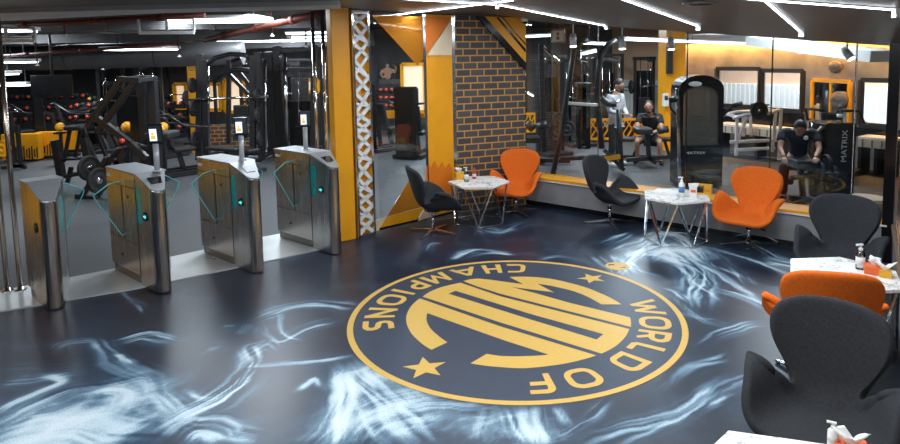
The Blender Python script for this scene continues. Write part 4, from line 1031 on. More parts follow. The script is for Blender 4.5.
def dumbbell(loc, rz, label, group, head=None, r=.065):
    key = (head.name if head else 'k', r)
    if key not in DBP:
        t = thing('dumbbell', label, 'dumbbell', loc, rz, group)
        mb = MB(); mb.tube([(0, -.09, 0), (0, .09, 0)], .015, 8); mb.build('handle', M_chrome, t)
        for s in (-1, 1):
            mb = MB(); mb.lathe([(0, -.04), (r*.8, -.04), (r, -.025), (r, .025), (r*.8, .04), (0, .04)], (0, s*.12, 0), 14, 'y'); h_ = mb.build('head', M_rubber, t)
            mb = MB(); mb.lathe([(0, 0), (r*.72, 0), (r*.72, .006), (0, .006)] if s > 0 else [(0, -.006), (r*.72, -.006), (r*.72, 0), (0, 0)], (0, s*.16, 0), 14, 'y'); mb.build('end_cap', head or M_red, h_)
        DBP[key] = t; return t
    return copy_tree(DBP[key], loc, rz, label, group)
def dumbbell_rack(loc, rz, label, L=2.0, tiers=3, head=None, n=9, glabel='', zs=None, tilt=.2):
    t = thing('dumbbell_rack', label, 'dumbbell rack', loc, rz, 'dumbbell racks')
    zs = zs or [.3+.33*k for k in range(tiers)]
    for x in (-L/2, L/2):
        mb = MB(); mb.bar((x, -.25, .03), (x, .25, .03), .07); mb.bar((x, .12, .03), (x, .12, zs[-1]+.1), .08); mb.build('end_frame', M_black, t)
    R = Matrix.Rotation(rz, 3, 'Z')
    for k, z in enumerate(zs):
        y0 = -.12+.10*k
        mb = MB(); mb.box((0, y0, z), (L, .34, .03), Matrix.Rotation(tilt, 3, 'X')); mb.build('shelf', M_black, t)
        for i in range(n):
            q = R @ Vector((-L/2+.12+(L-.24)*i/(n-1), y0-.0, 0))
            dumbbell((loc[0]+q.x, loc[1]+q.y, z+.085), rz, 'dumbbell with coloured end caps on the '+glabel+(', bottom shelf', ', middle shelf', ', top shelf')[k if tiers == 3 else (0, 2)[k]], 'dumbbells on the '+glabel+' tier %d' % k, head)
    return t
class Traced:
    """beams measured on the photograph at a distance Y; they get real thickness and a depth"""
    def __init__(s, name, label, cat, base, Y, group=None):
        s.Y = Y; b = P(*base) if len(base) == 2 else Vector(base); s.o = Vector((b.x, Y, 0)); s.t = thing(name, label, cat, s.o, 0, group)
    def k(s, x, y, dy=0.): return K(x, y, s.Y+dy)-s.o if dy == 0 else (K(x, y, s.Y)+Vector((0, dy, 0)))-s.o
    def beam(s, part, segs, w=.07, m=None, dys=(0.,), h=None, parent=None):
        for dy in dys:
            for x1, y1, x2, y2 in segs: mb = MB(); mb.bar(s.k(x1, y1, dy), s.k(x2, y2, dy), w, h or w); o = mb.build(part, m or M_black, parent or s.t, .006)
        return o
    def tube(s, part, pts, r=.03, m=None, dys=(0.,), parent=None, seg=8):
        for dy in dys: mb = MB(); mb.tube([s.k(x, y, dy) for x, y in pts], r, seg); o = mb.build(part, m or M_black, parent or s.t)
        return o
    def cross(s, part, pts, dy0, dy1, w=.06, m=None):
        for x, y in pts: mb = MB(); mb.bar(s.k(x, y, dy0), s.k(x, y, dy1), w); o = mb.build(part, m or M_black, s.t)
        return o
    def box(s, part, x0, y0, x1, y1, dy0, dy1, m=None, bevel=0.):
        a = s.k(x0, y0); b = s.k(x1, y1); mb = MB(); mb.box(((a.x+b.x)/2, (dy0+dy1)/2, (a.z+b.z)/2), (abs(b.x-a.x), abs(dy1-dy0), abs(b.z-a.z))); return mb.build(part, m or M_black, s.t, bevel)
def zfloor(px, py_floor): return P(px, py_floor).y

# --- leg press machine with the tall slanted arms
Y = 10.2
m_ = Traced('leg_press', 'tall black plate-loaded machine with two long slanted arms behind the second turnstile', 'weight machine', (100, 200), Y)
m_.beam('lever_arm', [(88, 127, 121, 79), (98, 131, 135, 82)], .085, dys=(0,))
m_.beam('lever_arm', [(95, 117, 130, 143), (130, 143, 146, 158)], .10, dys=(0,))
m_.beam('upright', [(136, 78, 142, 172), (125, 78, 129, 150)], .13, dys=(.5,))
m_.beam('top_beam', [(118, 79, 140, 80)], .09, dys=(0, .5)); m_.cross('spacer', [(119, 79.5), (138, 80)], 0, .5)
m_.beam('base', [(81, 198, 107, 158), (88, 212, 125, 150), (107, 158, 142, 172)], .075, dys=(0,))
m_.beam('foot', [(76, 196, 101, 200), (86, 213, 108, 214)], .08)
m_.tube('curved_frame', [(105, 176), (110, 160), (118, 150), (128, 147), (140, 150)], .045, dys=(0, .25))
m_.box('backrest', 143, 133, 168, 140, .0, .45, M_pad, .03)
for (x, y, dy, lab) in ((93, 167, -.10, 'black weight plate on the slanted-arm machine, farther left'), (106, 178, -.2, 'black weight plate on the slanted-arm machine, the lower right one')):
    c = K(x, y, Y)+Vector((0, dy, 0)); plate(c, .205, -.3, lab, 'plates on the slanted-arm machine')
    m_.tube('plate_horn', [(x, y), (x+2, y-1)], .02, M_chrome, (dy,))
c = K(122, 141, Y-.12); t = thing('end_knob', 'round red knob on the slanted-arm machine', 'knob', c); mb = MB(); mb.ball((0, 0, 0), .045); mb.build('ball', M_red, t)
# --- bench with roller pads left of it
Y = 10.6
m_ = Traced('dip_bench', 'black exercise bench with padded roll and angled legs left of the slanted-arm machine', 'bench', (70, 188), Y)
m_.box('pad', 62, 126, 81, 131, 0, .4, M_pad, .03)
m_.box('pad', 93, 130, 104, 136, .1, .5, M_pad, .03)
m_.beam('leg', [(66, 131, 60, 163), (80, 130, 92, 160), (98, 136, 104, 150)], .05, dys=(.1, .4))
m_.beam('upright', [(55, 140, 62, 178), (84, 138, 92, 176)], .11)
m_.beam('base', [(58, 178, 100, 170), (56, 186, 60, 170)], .06, dys=(0, .3))
m_.tube('crossbar', [(56, 160), (90, 158)], .025, M_black)
# --- low stand at far left
Y = 13.2
m_ = Traced('dip_stand', 'low black stand with a vertical post just inside the entrance at far left', 'exercise stand', (14, 167), Y)
m_.beam('post', [(10, 112, 14, 166), (17, 125, 21, 164)], .07); m_.beam('foot', [(2, 168, 25, 165), (9, 164, 26, 167)], .07); m_.tube('handle', [(7, 112), (13, 108), (18, 112)], .022, M_chrome)
mb = MB(); c = m_.k(6, 148); plate_mb(mb, (c.x, -.1, c.z), .18, .06, 'y'); mb.build('flywheel', M_yellow, m_.t)
# --- TV hanging from the ceiling
c = K(52, 86, 12.)
t = thing('television', 'black flat television hung from the gym ceiling at upper left', 'television', c, math.radians(14))
mb = MB(); mb.box((0, 0, 0), (.70, .05, .42)); mb.build('screen', M_blackgl, t, .008)
mb = MB(); mb.box((0, .035, .0), (.5, .04, .3)); mb.build('housing', M_black, t)
mb = MB(); mb.tube([(0, .05, .1), (0, .05, 3.15-c.z)], .025); mb.build('ceiling_mount', M_black, t)
# --- amber slatted barriers
def slat_barrier(x0, y0, x1, y1, Y, label, slats=True):
    a = K(x0, y1, Y); b = K(x1, y0, Y); w = b.x-a.x; z0 = max(.0, a.z); z1 = b.z
    t = thing('slat_barrier', label, 'barrier', ((a.x+b.x)/2, Y, 0), .12, 'amber slatted barriers in the gym')
    mb = MB(); mb.box((0, .1, (z0+z1)/2), (w, .2, z1-z0)); mb.build('box', M_yellow, t, .01)
    if slats:
        mb = MB(); n = int(w/.055)
        for k in range(n): mb.box((-w/2+.03+k*(w-.06)/max(1, n-1), -.006, z0+.02+(z1-z0)*.22), (.022, .02, (z1-z0)*(.30+.12*((k*7) % 3))))
        mb.build('slot', M_black, t)
    mb = MB(); mb.box((0, .1, .02), (w*.96, .16, .04)); mb.build('plinth', M_black, t)
slat_barrier(4, 134, 36, 160, 14.2, 'amber slatted barrier at far left behind the low stand')
slat_barrier(37, 132, 60, 156, 14.6, 'amber slatted barrier in the middle of the left trio', True)
slat_barrier(62, 131, 75, 150, 14.9, 'narrow plain amber barrier at the right of the left trio', False)

# --- smith machine with the arched top
Y = 13.4
m_ = Traced('smith_machine', 'arched black smith machine with plate pegs behind the third turnstile', 'weight machine', (232, 158), Y)
m_.beam('upright', [(200, 54, 199, 160), (205, 60, 207, 158)], .12, dys=(0,)); m_.beam('upright', [(258, 52, 262, 160), (253, 56, 253, 150)], .12, dys=(0,))
m_.beam('upright', [(212, 60, 212, 150), (248, 60, 248, 150)], .09, dys=(.9,))
m_.tube('arch', [(206, 66), (215, 58), (230, 54), (245, 55), (256, 62)], .05, dys=(0,)); m_.tube('arch', [(207, 82), (214, 74), (228, 70), (243, 71), (252, 76)], .06, dys=(.4,))
m_.beam('brace', [(217, 72, 240, 96), (228, 70, 252, 100), (222, 62, 232, 58)], .08, dys=(.5,))
m_.tube('guide_rod', [(208, 62), (209, 155)], .018, M_chrome); m_.tube('guide_rod', [(265.5, 60), (266, 150)], .018, M_chrome)
bb = m_.tube('barbell', [(188, 100), (270, 96)], .024, M_chrome, (-.1,))
for i, (x, y, r) in enumerate(((195, 85, .16), (196, 108, .17), (198, 140, .20), (259, 95, .15), (260, 115, .17), (262, 138, .17))):
    c = m_.k(x, y, -.12); mb = MB(); plate_mb(mb, c, r, .06, 'x'); mb.build('plate', M_rubber, m_.t)
m_.beam('peg', [(190, 70, 200, 70), (189, 88, 200, 88), (189, 106, 200, 106), (189, 124, 200, 124), (189, 142, 200, 142)], .03, M_steel_dark)
m_.box('backrest', 229, 106, 245, 118, .2, .3, M_pad, .02)
m_.box('seat', 232, 134, 244, 139, 0, .5, M_pad, .02)
m_.beam('base', [(199, 160, 262, 160)], .08, dys=(.0, .9)); m_.cross('side_rail', [(200, 158), (261, 158)], 0, .9)
t = bench((m_.o.x+.75, Y-.9, 0), 1.1, 'low black bench on the floor right of the arched machine')
# --- functional trainer
Y = 14.4
m_ = Traced('functional_trainer', 'tall black cable trainer with drilled metal panel behind the last turnstile', 'cable machine', (298, 152), Y)
m_.beam('upright', [(269, 52, 273, 152), (277, 46, 282, 150)], .17); m_.beam('upright', [(314, 48, 313, 150), (324, 50, 322, 150)], .12)
m_.tube('chrome_column', [(286, 53), (289, 152)], .045, M_chrome, (-.1,)); m_.tube('chrome_column', [(283, 52), (281, 60)], .03, M_chrome, (-.1,))
m_.beam('top_beam', [(280, 52, 318, 47), (283, 70, 316, 70)], .10); m_.beam('top_beam', [(285, 60, 316, 60)], .06, M_steel_dark)
m_.box('perforated_panel', 291, 78, 309, 101, -.02, .04, M_steel_dark); m_.box('shroud', 288, 101, 312, 146, 0, .25, M_blackgl); m_.box('base', 270, 146, 324, 153, -.2, .5, M_black)
mb = MB(); 
for i in range(9):
    for j in range(10): c = m_.k(292.2+i*2.0, 79.5+j*2.2); mb.cyl((c.x, -.034, c.z), (c.x, -.022, c.z), .011, seg=6)
mb.build('perforation_pattern', M_blackgl, m_.t)
m_.tube('cable', [(300, 72), (300, 126)], .008, M_chrome, (-.12,)); m_.tube('handle', [(297, 126), (300, 122), (303, 126), (297, 126)], .015, M_rubber, (-.12,))

# --- dumbbell racks
def at_floor(px, Y): d = ray(px, 100); return Vector((d.x/d.y*Y, Y, 0))
M_amberend = mat('amber_end_cap', (.75, .36, .02), .4, 0., .05, 8)
q = P(155, 140)
dumbbell_rack((q.x, 16.6, 0), .06, 'long black dumbbell rack with orange-red dumbbells, left gym', 2.9, 3, M_red, 10, 'left gym rack', [.42, .72, 1.02])
q = K(398, 100, 18.2)
dumbbell_rack((q.x, 18.0, 0), .1, 'black dumbbell rack seen through the glass screen', 1.15, 3, M_red, 7, 'rack behind the glass screen', [.80, 1.02, 1.24])
q = at_floor(46, 17.4); dumbbell_rack((q.x, 17.4, 0), .15, 'black dumbbell rack beyond the slatted barriers at far left', 2.2, 3, M_red, 8, 'far-left rack', [.62, .92, 1.22])
q = at_floor(117, 17.2); dumbbell_rack((q.x, 17.2, 0), .1, 'black dumbbell rack behind the slanted-arm machine', 1.6, 3, M_amberend, 6, 'rack behind the slanted arms', [.55, .85, 1.15])
# poster, amber dado and window behind the glass screen
def K2(x, y, Y): return K(x, y, Y)
def wall_item(x0, y0, x1, y1, Y, name, label, cat, m, th=.04):
    a = K(x0, y1, Y); b = K(x1, y0, Y)
    t = thing(name, label, cat, ((a.x+b.x)/2, Y, (a.z+b.z)/2), .11); w = b.x-a.x; h = b.z-a.z
    mb = MB(); mb.box((0, 0, 0), (w, th, h)); mb.build('board', m, t); return t, w, h
t, w, h = wall_item(378, 63, 401, 82, 19.0, 'wall_poster', 'dark poster of a muscular figure above the dumbbell rack', 'poster', M_black)
mb = MB(); mb.ball((-.06, -.025, .20), .055, squash=(1, .15, 1.2)); mb.ball((-.06, -.025, .04), .13, squash=(1.25, .1, .85)); mb.tube([(-.20, -.025, .08), (-.27, -.025, -.04), (-.20, -.025, -.15), (-.10, -.025, -.10)], [.05, .045, .04, .03], 8); mb.tube([(.08, -.025, .09), (.16, -.025, .0), (.20, -.025, .12), (.17, -.025, .2)], [.05, .045, .04, .03], 8); mb.ball((-.06, -.025, -.10), .09, squash=(1.1, .1, 1.1)); mb.build('figure', M_skin, t)
mb = MB(); mb.box((.0, -.025, -.27), (w*.9, .006, .14)); mb.build('lower_band', M_steel_dark, t)
t, w, h = wall_item(376, 104, 428, 118.5, 19.2, 'amber_dado', 'amber wall panel along the foot of the far wall behind the glass screen', 'wall panel', M_yellow)
root = struct(bpy.data.objects.new('window_4', None)); COL.objects.link(root)
def far_window(x0, y0, x1, y1, Y, label=None):
    a = K(x0, y1, Y); b = K(x1, y0, Y); c = (a+b)/2; w = b.x-a.x; h = b.z-a.z
    mb = MB()
    for p, q in (((a.x, Y, a.z), (a.x, Y, b.z)), ((b.x, Y, a.z), (b.x, Y, b.z)), ((a.x, Y, a.z), (b.x, Y, a.z)), ((a.x, Y, b.z), (b.x, Y, b.z))): mb.bar(p, q, .1, .1)
    f = mb.build('window_frame', M_yellow, root)
    mb = MB(); mb.box((c.x, Y+.02, c.z), (w, .03, h)); mb.build('window_blind', mat('daylit_blind_'+str(int(x0)), (.8, .62, .45), .8, 0., .06, 2, emit=(1., .75, .5), estr=.55), root)
far_window(403, 64, 424.5, 112, 18.9)
for (x0, y0, x1, y1) in ((205, 84, 220, 110), (226, 80, 243, 112), (262, 84, 268, 104), (176, 84, 186, 108), (150, 82, 158, 100), (303, 80, 318, 92)): far_window(x0, y0, x1, y1, 18.6)

# --- generic machines filling the left and middle gym: (kind, pixel of the base, distance, turn, label)
def at(px, Y): d = ray(px, 100); return (d.x/d.y*Y, Y, 0)
rows = [
 ('seat', 10, 15.7, 2.6, 'seated weight machine at the far left behind the slatted barriers'),
 ('seat', 62, 15.6, 2.2, 'seated weight machine between television and slanted arms'),
 ('cable', 112, 15.7, .3, 'cable tower directly behind the slanted arms'),
 ('cable', 150, 15.6, .2, 'cable tower right of the slanted arms'),
 ('rack', 182, 18.7, .1, 'black power rack beyond the dumbbell rack'),
 ('seat', 167, 12.2, 2.4, 'seated weight machine to the right of the second turnstile face terminal'),
 ('seat', 148, 14.2, 2.7, 'seated weight machine in front of the tower right of the slanted arms'),
 ('rack', 228, 17.0, .0, 'black power rack seen through the arched machine'),
 ('cable', 290, 17.6, .1, 'cable tower beyond the drilled-panel trainer'),
 ('seat', 383, 15.2, 2.4, 'seated weight machine at the left edge of the glass screen'),
 ('seat', 414, 14.2, 2.9, 'seated weight machine in the middle of the glass screen'),
 ('rack', 540, 18.0, .2, 'black power rack beside the brick wall edge, seen through the partition'),
 ('cable', 548, 14.2, .5, 'cable tower next to the brick wall edge'),
 ('cable', 577, 15.6, .2, 'cable tower behind the big curved black frame'),
 ('rack', 598, 19.2, .1, 'power rack at the very back, left of the standing man'),
 ('cable', 644, 18.6, .0, 'cable tower at the very back, right of the standing man'),
 ('cable', 606, 16.8, .3, 'cable tower to the left of the standing man'),
]
for kind, px, Y, rz, lab in rows:
    l = at(px, Y)
    if kind == 'rack': power_rack(l, rz, lab, h=2.25)
    elif kind == 'cable': cable_tower(l, rz, lab, h=2.15)
    else: seated_machine(l, rz, lab)
# hanging white and grey cable attachments rail, small kettlebells (amber) on the left
for i, (px, py, Y) in enumerate(((158, 131, 11.2), (163, 127, 11.6), (127, 127, 12.4), (60, 127, 14.0))):
    c = K(px, py, Y)
    t = thing('medicine_ball', ('amber medicine ball beside the face terminal', 'smaller amber ball behind the larger medicine ball', 'amber ball left of the face terminal', 'amber ball above the slatted barriers')[i], 'ball', c)
    mb = MB(); mb.ball((0, 0, 0), (.12, .09, .11, .1)[i]); mb.build('shell', M_yellow, t)
    mb = MB(); mb.box((0, 0, -.13), (.2, .2, .04)); mb.bar((0, 0, -.13), (0, 0, -c.z), .05); mb.build('stand', M_black, t)

# --- big curved black frame close to the glass
Y = 11.5
m_ = Traced('pulldown_frame', 'big black curved-frame machine standing just behind the glass partition', 'weight machine', (590, 168), Y)
m_.tube('curved_upright', [(588, 40), (580, 42), (574, 49), (571, 70), (567, 95), (561, 135), (553, 174)], .05)
m_.tube('curved_upright', [(619, 40), (610, 45), (603, 54), (600, 75), (599, 94), (602, 130), (604, 150)], .055, dys=(.2,))
m_.tube('curved_upright', [(621, 110), (622, 140), (624, 171)], .05, dys=(.2,))
m_.beam('top_arm', [(574, 48, 603, 46)], .05, dys=(0, .5)); 
m_.beam('crossbar', [(568, 103, 598, 105)], .055, M_white, (-.05,)); m_.beam('foot_rail', [(560, 159, 620, 156)], .07, dys=(0,)); m_.beam('foot_rail', [(604, 150, 624, 170)], .07)
m_.beam('stop_pad', [(604, 158.5, 620, 156.5)], .085, M_yellow)
m_.box('weight_tower', 581, 86, 594, 152, .35, .65, M_blackgl, .02); m_.box('tower_cap', 580, 84, 595, 88, .3, .7, M_pad, .01)
m_.tube('grip_arm', [(601, 98), (608, 104), (616, 104)], .06, M_pad, (.0,)); m_.tube('grip_arm', [(610, 108), (622, 100)], .02, M_chrome, (.1,))
m_.tube('cable', [(583, 42), (585, 86)], .008, M_chrome, (.3,))
Y = 12.8
m_ = Traced('leg_extension', 'black machine with grey roll pads and slanted chrome arm by the brick wall edge', 'weight machine', (545, 160), Y)
m_.tube('chrome_arm', [(541, 45), (563, 66)], .035, M_chrome); m_.beam('upright', [(541, 44, 544, 152), (562, 62, 562, 150)], .10); m_.beam('upright', [(552, 50, 552, 148)], .03, M_steel_dark)
m_.tube('roll_pad', [(526, 122), (533, 128)], .09, M_pad, (-.2,), seg=14); m_.tube('roll_pad', [(536, 127), (546, 123)], .09, M_pad, (-.2,), seg=14)
m_.beam('base', [(528, 160, 570, 161), (545, 161, 530, 165)], .08); m_.box('seat', 524, 137, 540, 142, -.2, .3, M_pad, .02)
for (x, y) in ((556, 132), (566, 128), (560, 120)):
    c = m_.k(x, y, -.1); mb = MB(); plate_mb(mb, c, .17, .06, 'y'); mb.build('plate', M_rubber, m_.t)

# --- amber criss-cross barriers
def lattice_barrier(x0, y0, x1, y1, Y0_, Y1_, label):
    a = K(x0, y1, Y0_); b = K(x1, y1, Y1_); at_ = K(x0, y0, Y0_); L = math.hypot(b.x-a.x, b.y-a.y); z0 = max(.02, min(a.z, b.z)); z1 = at_.z
    t = thing('lattice_barrier', label, 'barrier', (a.x, a.y, 0), math.atan2(b.y-a.y, b.x-a.x), 'amber criss-cross barriers')
    mb = MB(); mb.bar((0, 0, z0), (L, 0, z0), .06); mb.bar((0, 0, z1), (L, 0, z1), .06); n = max(2, int(L/.55))
    for k in range(n+1): mb.bar((L*k/n, 0, z0), (L*k/n, 0, z1), .05)
    mb.build('frame', M_yellow, t)
    mb = MB(); n2 = n*2; st = L/n2
    for k in range(n2):
        mb.bar((k*st, 0, z0), ((k+1)*st, 0, z1), .032); mb.bar(((k+1)*st, 0, z0), (k*st, 0, z1), .032)
        mb.bar((k*st, 0, (z0+z1)/2), ((k+.5)*st, 0, z1), .022); mb.bar(((k+.5)*st, 0, z0), ((k+1)*st, 0, (z0+z1)/2), .022)
    mb.build('lattice', M_yellow, t)
    mb = MB(); mb.box((L/2, .12, (z0+z1)/2), (L, .02, z1-z0)); mb.build('backing', M_black, t)
    mb = MB(); mb.box((L/2, .06, z0/2), (L, .1, z0)); mb.build('plinth', M_black, t)
lattice_barrier(522, 114, 548, 131, 16.2, 16.2, 'short amber criss-cross barrier beside the brick wall edge')
lattice_barrier(590, 120, 662, 138, 16.0, 16.0, 'long amber criss-cross barrier behind the standing man')

# --- tall machine with the rounded top
Y = 10.3
m_ = Traced('weight_tower_machine', 'tall black weight machine with a rounded arched top next to the amber pillar', 'weight machine', (703, 186), Y)
o_ = m_.o
def arch(inset, ztop, z0):
    a = m_.k(679+inset, 100); b = m_.k(724-inset, 100); zt = m_.k(700, ztop).z; r = (b.x-a.x)/2; cx = (a.x+b.x)/2; rz = r*.62
    return [(a.x, z0), ]+[(cx-r*math.cos(PI*k/12), zt-rz+rz*math.sin(PI*k/12)) for k in range(13)]+[(b.x, z0)]
def upright_prism(mb, poly, y0, y1, holes=()):
    n0 = len(mb.bm.verts); mb.prism([(x, z) for x, z in poly], y0, y1, holes)
    mb.bm.verts.ensure_lookup_table()
    for v in list(mb.bm.verts)[n0:]: x, y, z = v.co; v.co = Vector((x, z, y))
outer = arch(0, 75, .03); inner = arch(4.5, 86, .72)
mb = MB(); upright_prism(mb, outer, 0., .45, [list(reversed(inner))]); mb.build('housing', M_blackgl, m_.t, .012)
mb = MB(); upright_prism(mb, arch(4.5, 86, .72), .02, .035); mb.build('clear_shield', M_shield, m_.t)
mb = MB(); upright_prism(mb, arch(4.5, 86, .72), .40, .42); mb.build('rear_shield', M_shield, m_.t)
mb = MB(); c0 = m_.k(702, 140)
for k in range(9): mb.box((c0.x, .22, .78+k*.05), (.36, .14, .042))
mb.build('weight_stack', M_steel_dark, m_.t)
mb = MB(); mb.tube([(c0.x-.1, .22, .75), (c0.x-.1, .22, 1.72)], .012, 6); mb.build('guide_rod', M_chrome, m_.t); mb = MB(); mb.tube([(c0.x+.1, .22, .75), (c0.x+.1, .22, 1.72)], .012, 6); mb.build('guide_rod', M_chrome, m_.t)
mb = MB(); c1 = m_.k(695, 84); mb.ball((c1.x, -.004, c1.z), .10, squash=(1.1, .06, .42)); mb.build('badge', M_logo, m_.t)
c2_ = m_.k(695, 153); text_mesh('MATRIX', .062, 'maker_lettering', M_logo, m_.t, mapf=lambda v: (v.x*1.5+c2_.x, -.004, v.y+c2_.z))
m_.beam('side_rail', [(676, 88, 679, 186)], .05, M_chrome, (-.05,))
m_.tube('side_arm', [(668, 100), (676, 98)], .05, M_pad, (-.1,)); m_.tube('side_arm', [(668, 98), (669, 108), (674, 114)], .02, M_black, (-.1,))
m_.tube('long_lever', [(718, 123), (735, 106), (742, 104)], .028, M_black, (.1,)); m_.tube('hand_grip', [(735, 106), (744, 103.5)], .035, M_rubber, (.08,))
c = K(665.5, 100, 14.25); t = thing('wall_telephone', 'small white box fixed to the amber pillar', 'wall box', c); mb = MB(); mb.box((0, 0, 0), (.14, .10, .30)); mb.build('case', M_whitepl, t, .02); mb = MB(); mb.box((0, -.055, .05), (.08, .012, .10)); mb.build('panel', M_steel, t)
c = K(669.5, 60, 14.25); t = thing('wall_speaker', 'narrow black speaker high on the amber pillar', 'speaker', c); mb = MB(); mb.box((0, 0, 0), (.12, .14, .62)); mb.build('cabinet', M_black, t, .01); mb = MB(); mb.box((0, -.072, 0), (.09, .006, .55)); mb.build('grille', M_rubber, t)

# --- steel plate-loaded machine in front of the windows
Y = 12.4
m_ = Traced('steel_frame_machine', 'silver-framed exercise machine with black wheel in front of the windows', 'weight machine', (758, 152), Y)
m_.tube('top_rail', [(733, 118), (745, 115), (770, 113), (780, 109)], .035, M_silver, (0, .55)); m_.cross('rail_tie', [(738, 117), (776, 111)], 0, .55, .05, M_silver)
m_.beam('leg', [(737, 117, 736, 156), (747, 117, 738, 140), (776, 112, 772, 152), (781, 109, 779, 160)], .055, M_silver); m_.beam('leg', [(755, 116, 755, 140), (762, 116, 763, 140)], .05, M_silver, (.55,))
m_.beam('base', [(730, 142, 780, 140), (735, 150, 775, 148)], .06, M_silver)
c = m_.k(758, 110, -.05); mb = MB(); plate_mb(mb, c, .17, .06, 'y'); mb.build('wheel', M_rubber, m_.t)
m_.tube('handle', [(750, 108), (750, 104), (758, 103)], .018, M_black, (-.05,)); m_.tube('handle', [(767, 112), (768, 106), (776, 106)], .018, M_black, (.3,))
# pale plank bench along the windows
def plank_bench(x0, x1, y0, y1, Yd, label):
    a = onplane(x0, y1, WA+WNORM*.55, WB+WNORM*.55); b = onplane(x1, y1, WA+WNORM*.55, WB+WNORM*.55); z = onplane((x0+x1)/2, y0, WA+WNORM*.55, WB+WNORM*.55).z
    a = Vector((a.x, a.y)); b = Vector((b.x, b.y)); L = (b-a).length
    t = thing('window_bench', label, 'bench', (a.x, a.y, 0), math.atan2((b-a).y, (b-a).x), 'white ledges below the windows')
    mb = MB(); mb.box((L/2, .2, z-.02), (L, .42, .05)); mb.build('top', M_white, t)
    mb = MB(); mb.box((L/2, .0, z-.11), (L, .03, .15)); mb.build('front_board', M_beige, t)
    mb = MB()
    for k in range(int(L/.16)): mb.box((.08+k*.16, -.018, z-.11), (.02, .012, .13))
    mb.build('groove', M_brown, t)
    for k in (0.04, .5, .96): mb = MB(); mb.box((L*k, .2, (z-.18)/2), (.06, .36, z-.18)); mb.build('leg', M_black, t)
plank_bench(716, 800, 127, 136, 0, 'long white ledge below the left pair of windows'); plank_bench(858, 894, 138, 147, 0, 'short white ledge below the right-hand window')
# orange framed mirror on the window wall
def ww(x, y, off): return onplane(x, y, WA+WNORM*off, WB+WNORM*off)
mi = thing('framed_mirror', 'amber-framed mirror between the windows on the concrete wall', 'mirror', (0, 0, 0))
mb = MB(); q4 = [ww(813, 80, .03), ww(850, 82, .03), ww(849, 124, .03), ww(812, 122, .03)]
for i in range(4): mb.bar(q4[i], q4[(i+1) % 4], .07, .07)
mb.bar(ww(831, 81, .03), ww(830, 123, .03), .05, .06); mb.build('frame', M_yellow, mi)
mb = MB(); mb.slab(q4, .02); mb.build('glass', mat('silver_mirror', (.75, .75, .75), .03, 1., .01, 3, rvar=.01), mi)
for x, y, r, lab in ((835, 67, .12, 'round bronze wall disc above the amber-framed mirror'), (839, 100, .17, 'round bronze disc on the right half of the framed mirror')):
    c = ww(x, y, .09); t = thing('wall_disc', lab, 'wall disc', c, math.atan2(WDIR.y, WDIR.x), 'bronze wall discs')
    mb = MB(); mb.lathe([(0, -.03), (r*.8, -.03), (r, -.01), (r, .03), (0, .03)], (0, 0, 0), 28, 'y'); mb.build('disc', M_brown, t)
    mb = MB(); mb.lathe([(r*.5, -.036), (r*.55, -.042), (r*.6, -.036)], (0, 0, 0), 28, 'y'); mb.box((0, -.036, 0), (r*1.5, .01, .02)); mb.build('rim', M_steel_dark, t)
# --- preacher bench machine with MATRIX tower
Y = 9.15
m_ = Traced('curl_machine', 'black arm-curl machine with a lettered weight tower, used by the man in navy shirt', 'weight machine', (838, 204), Y)
tw = [m_.k(826, 123, .0), m_.k(857, 123, .0), m_.k(853, 203, .0), m_.k(823, 203, .0)]
mb = MB(); mb._faces([Vector((p.x, y, p.z)) for y in (-.02, .42) for p in tw], [(0, 1, 2, 3), (7, 6, 5, 4), (0, 4, 5, 1), (1, 5, 6, 2), (2, 6, 7, 3), (3, 7, 4, 0)]); mb.build('weight_tower', M_blackgl, m_.t, .03)
ct = m_.k(843.5, 146); text_mesh('MATRIX', .115, 'maker_lettering', M_logo, m_.t, mapf=lambda v: (ct.x-v.y*1.0+(.02*v.x), -.026, ct.z+v.x*1.15))
mb = MB(); c = m_.k(831, 176); mb.box((c.x, -.024, c.z), (.02, .006, .12)); mb.build('weight_pin_slot', M_logo, m_.t)
m_.box('arm_pad', 787, 158, 811, 165, -.25, .15, M_pad, .03); m_.beam('upright', [(800, 165, 803, 196), (817, 160, 818, 198)], .07)
m_.beam('base', [(790, 198, 838, 204), (820, 198, 838, 200)], .08); m_.tube('lever_arm', [(786, 176), (812, 172), (826, 180)], .04, M_black, (-.15,)); m_.beam('foot', [(784, 205, 804, 198)], .07, dys=(-.1,))
for (x, y, r) in ((814, 168, .12), (820, 162, .14), (827, 170, .10)):
    c = m_.k(x, y, -.16); mb = MB(); plate_mb(mb, c, r, .06, 'x'); mb.build('cam_wheel', M_rubber, m_.t)
m_.box('seat', 790, 184, 806, 190, .35, .75, M_pad, .03); m_.beam('seat_post', [(798, 190, 798, 200)], .07, dys=(.55,))
m_.tube('rear_frame', [(826, 128), (820, 134), (816, 150), (818, 170)], .03, M_brown, (.1,)); m_.tube('rear_frame', [(822, 122), (822, 150)], .025, M_brass, (.25,))
# bottle on the tower
c = m_.k(845.5, 123)+m_.o
t = thing('water_bottle', 'clear water bottle standing on top of the lettered weight tower', 'bottle', (c.x, Y+.15, c.z))
mb = MB(); mb.lathe([(0, 0), (.04, 0), (.042, .03), (.036, .08), (.042, .12), (.04, .17), (.016, .21), (.016, .23), (0, .23)], seg=18); mb.build('body', M_clear, t)
mb = MB(); mb.lathe([(0, .225), (.019, .225), (.019, .255), (0, .255)], seg=14); mb.build('cap', mat('blue_cap', (.1, .3, .7), .4), t); mb = MB(); mb.lathe([(.043, .07), (.0435, .07), (.0435, .12), (.043, .12)], seg=18); mb.build('label_band', M_white, t)
seated_machine((6.25, 11.1, 0), 2.4, 'dark weight machine under the right-hand window', 1.05)
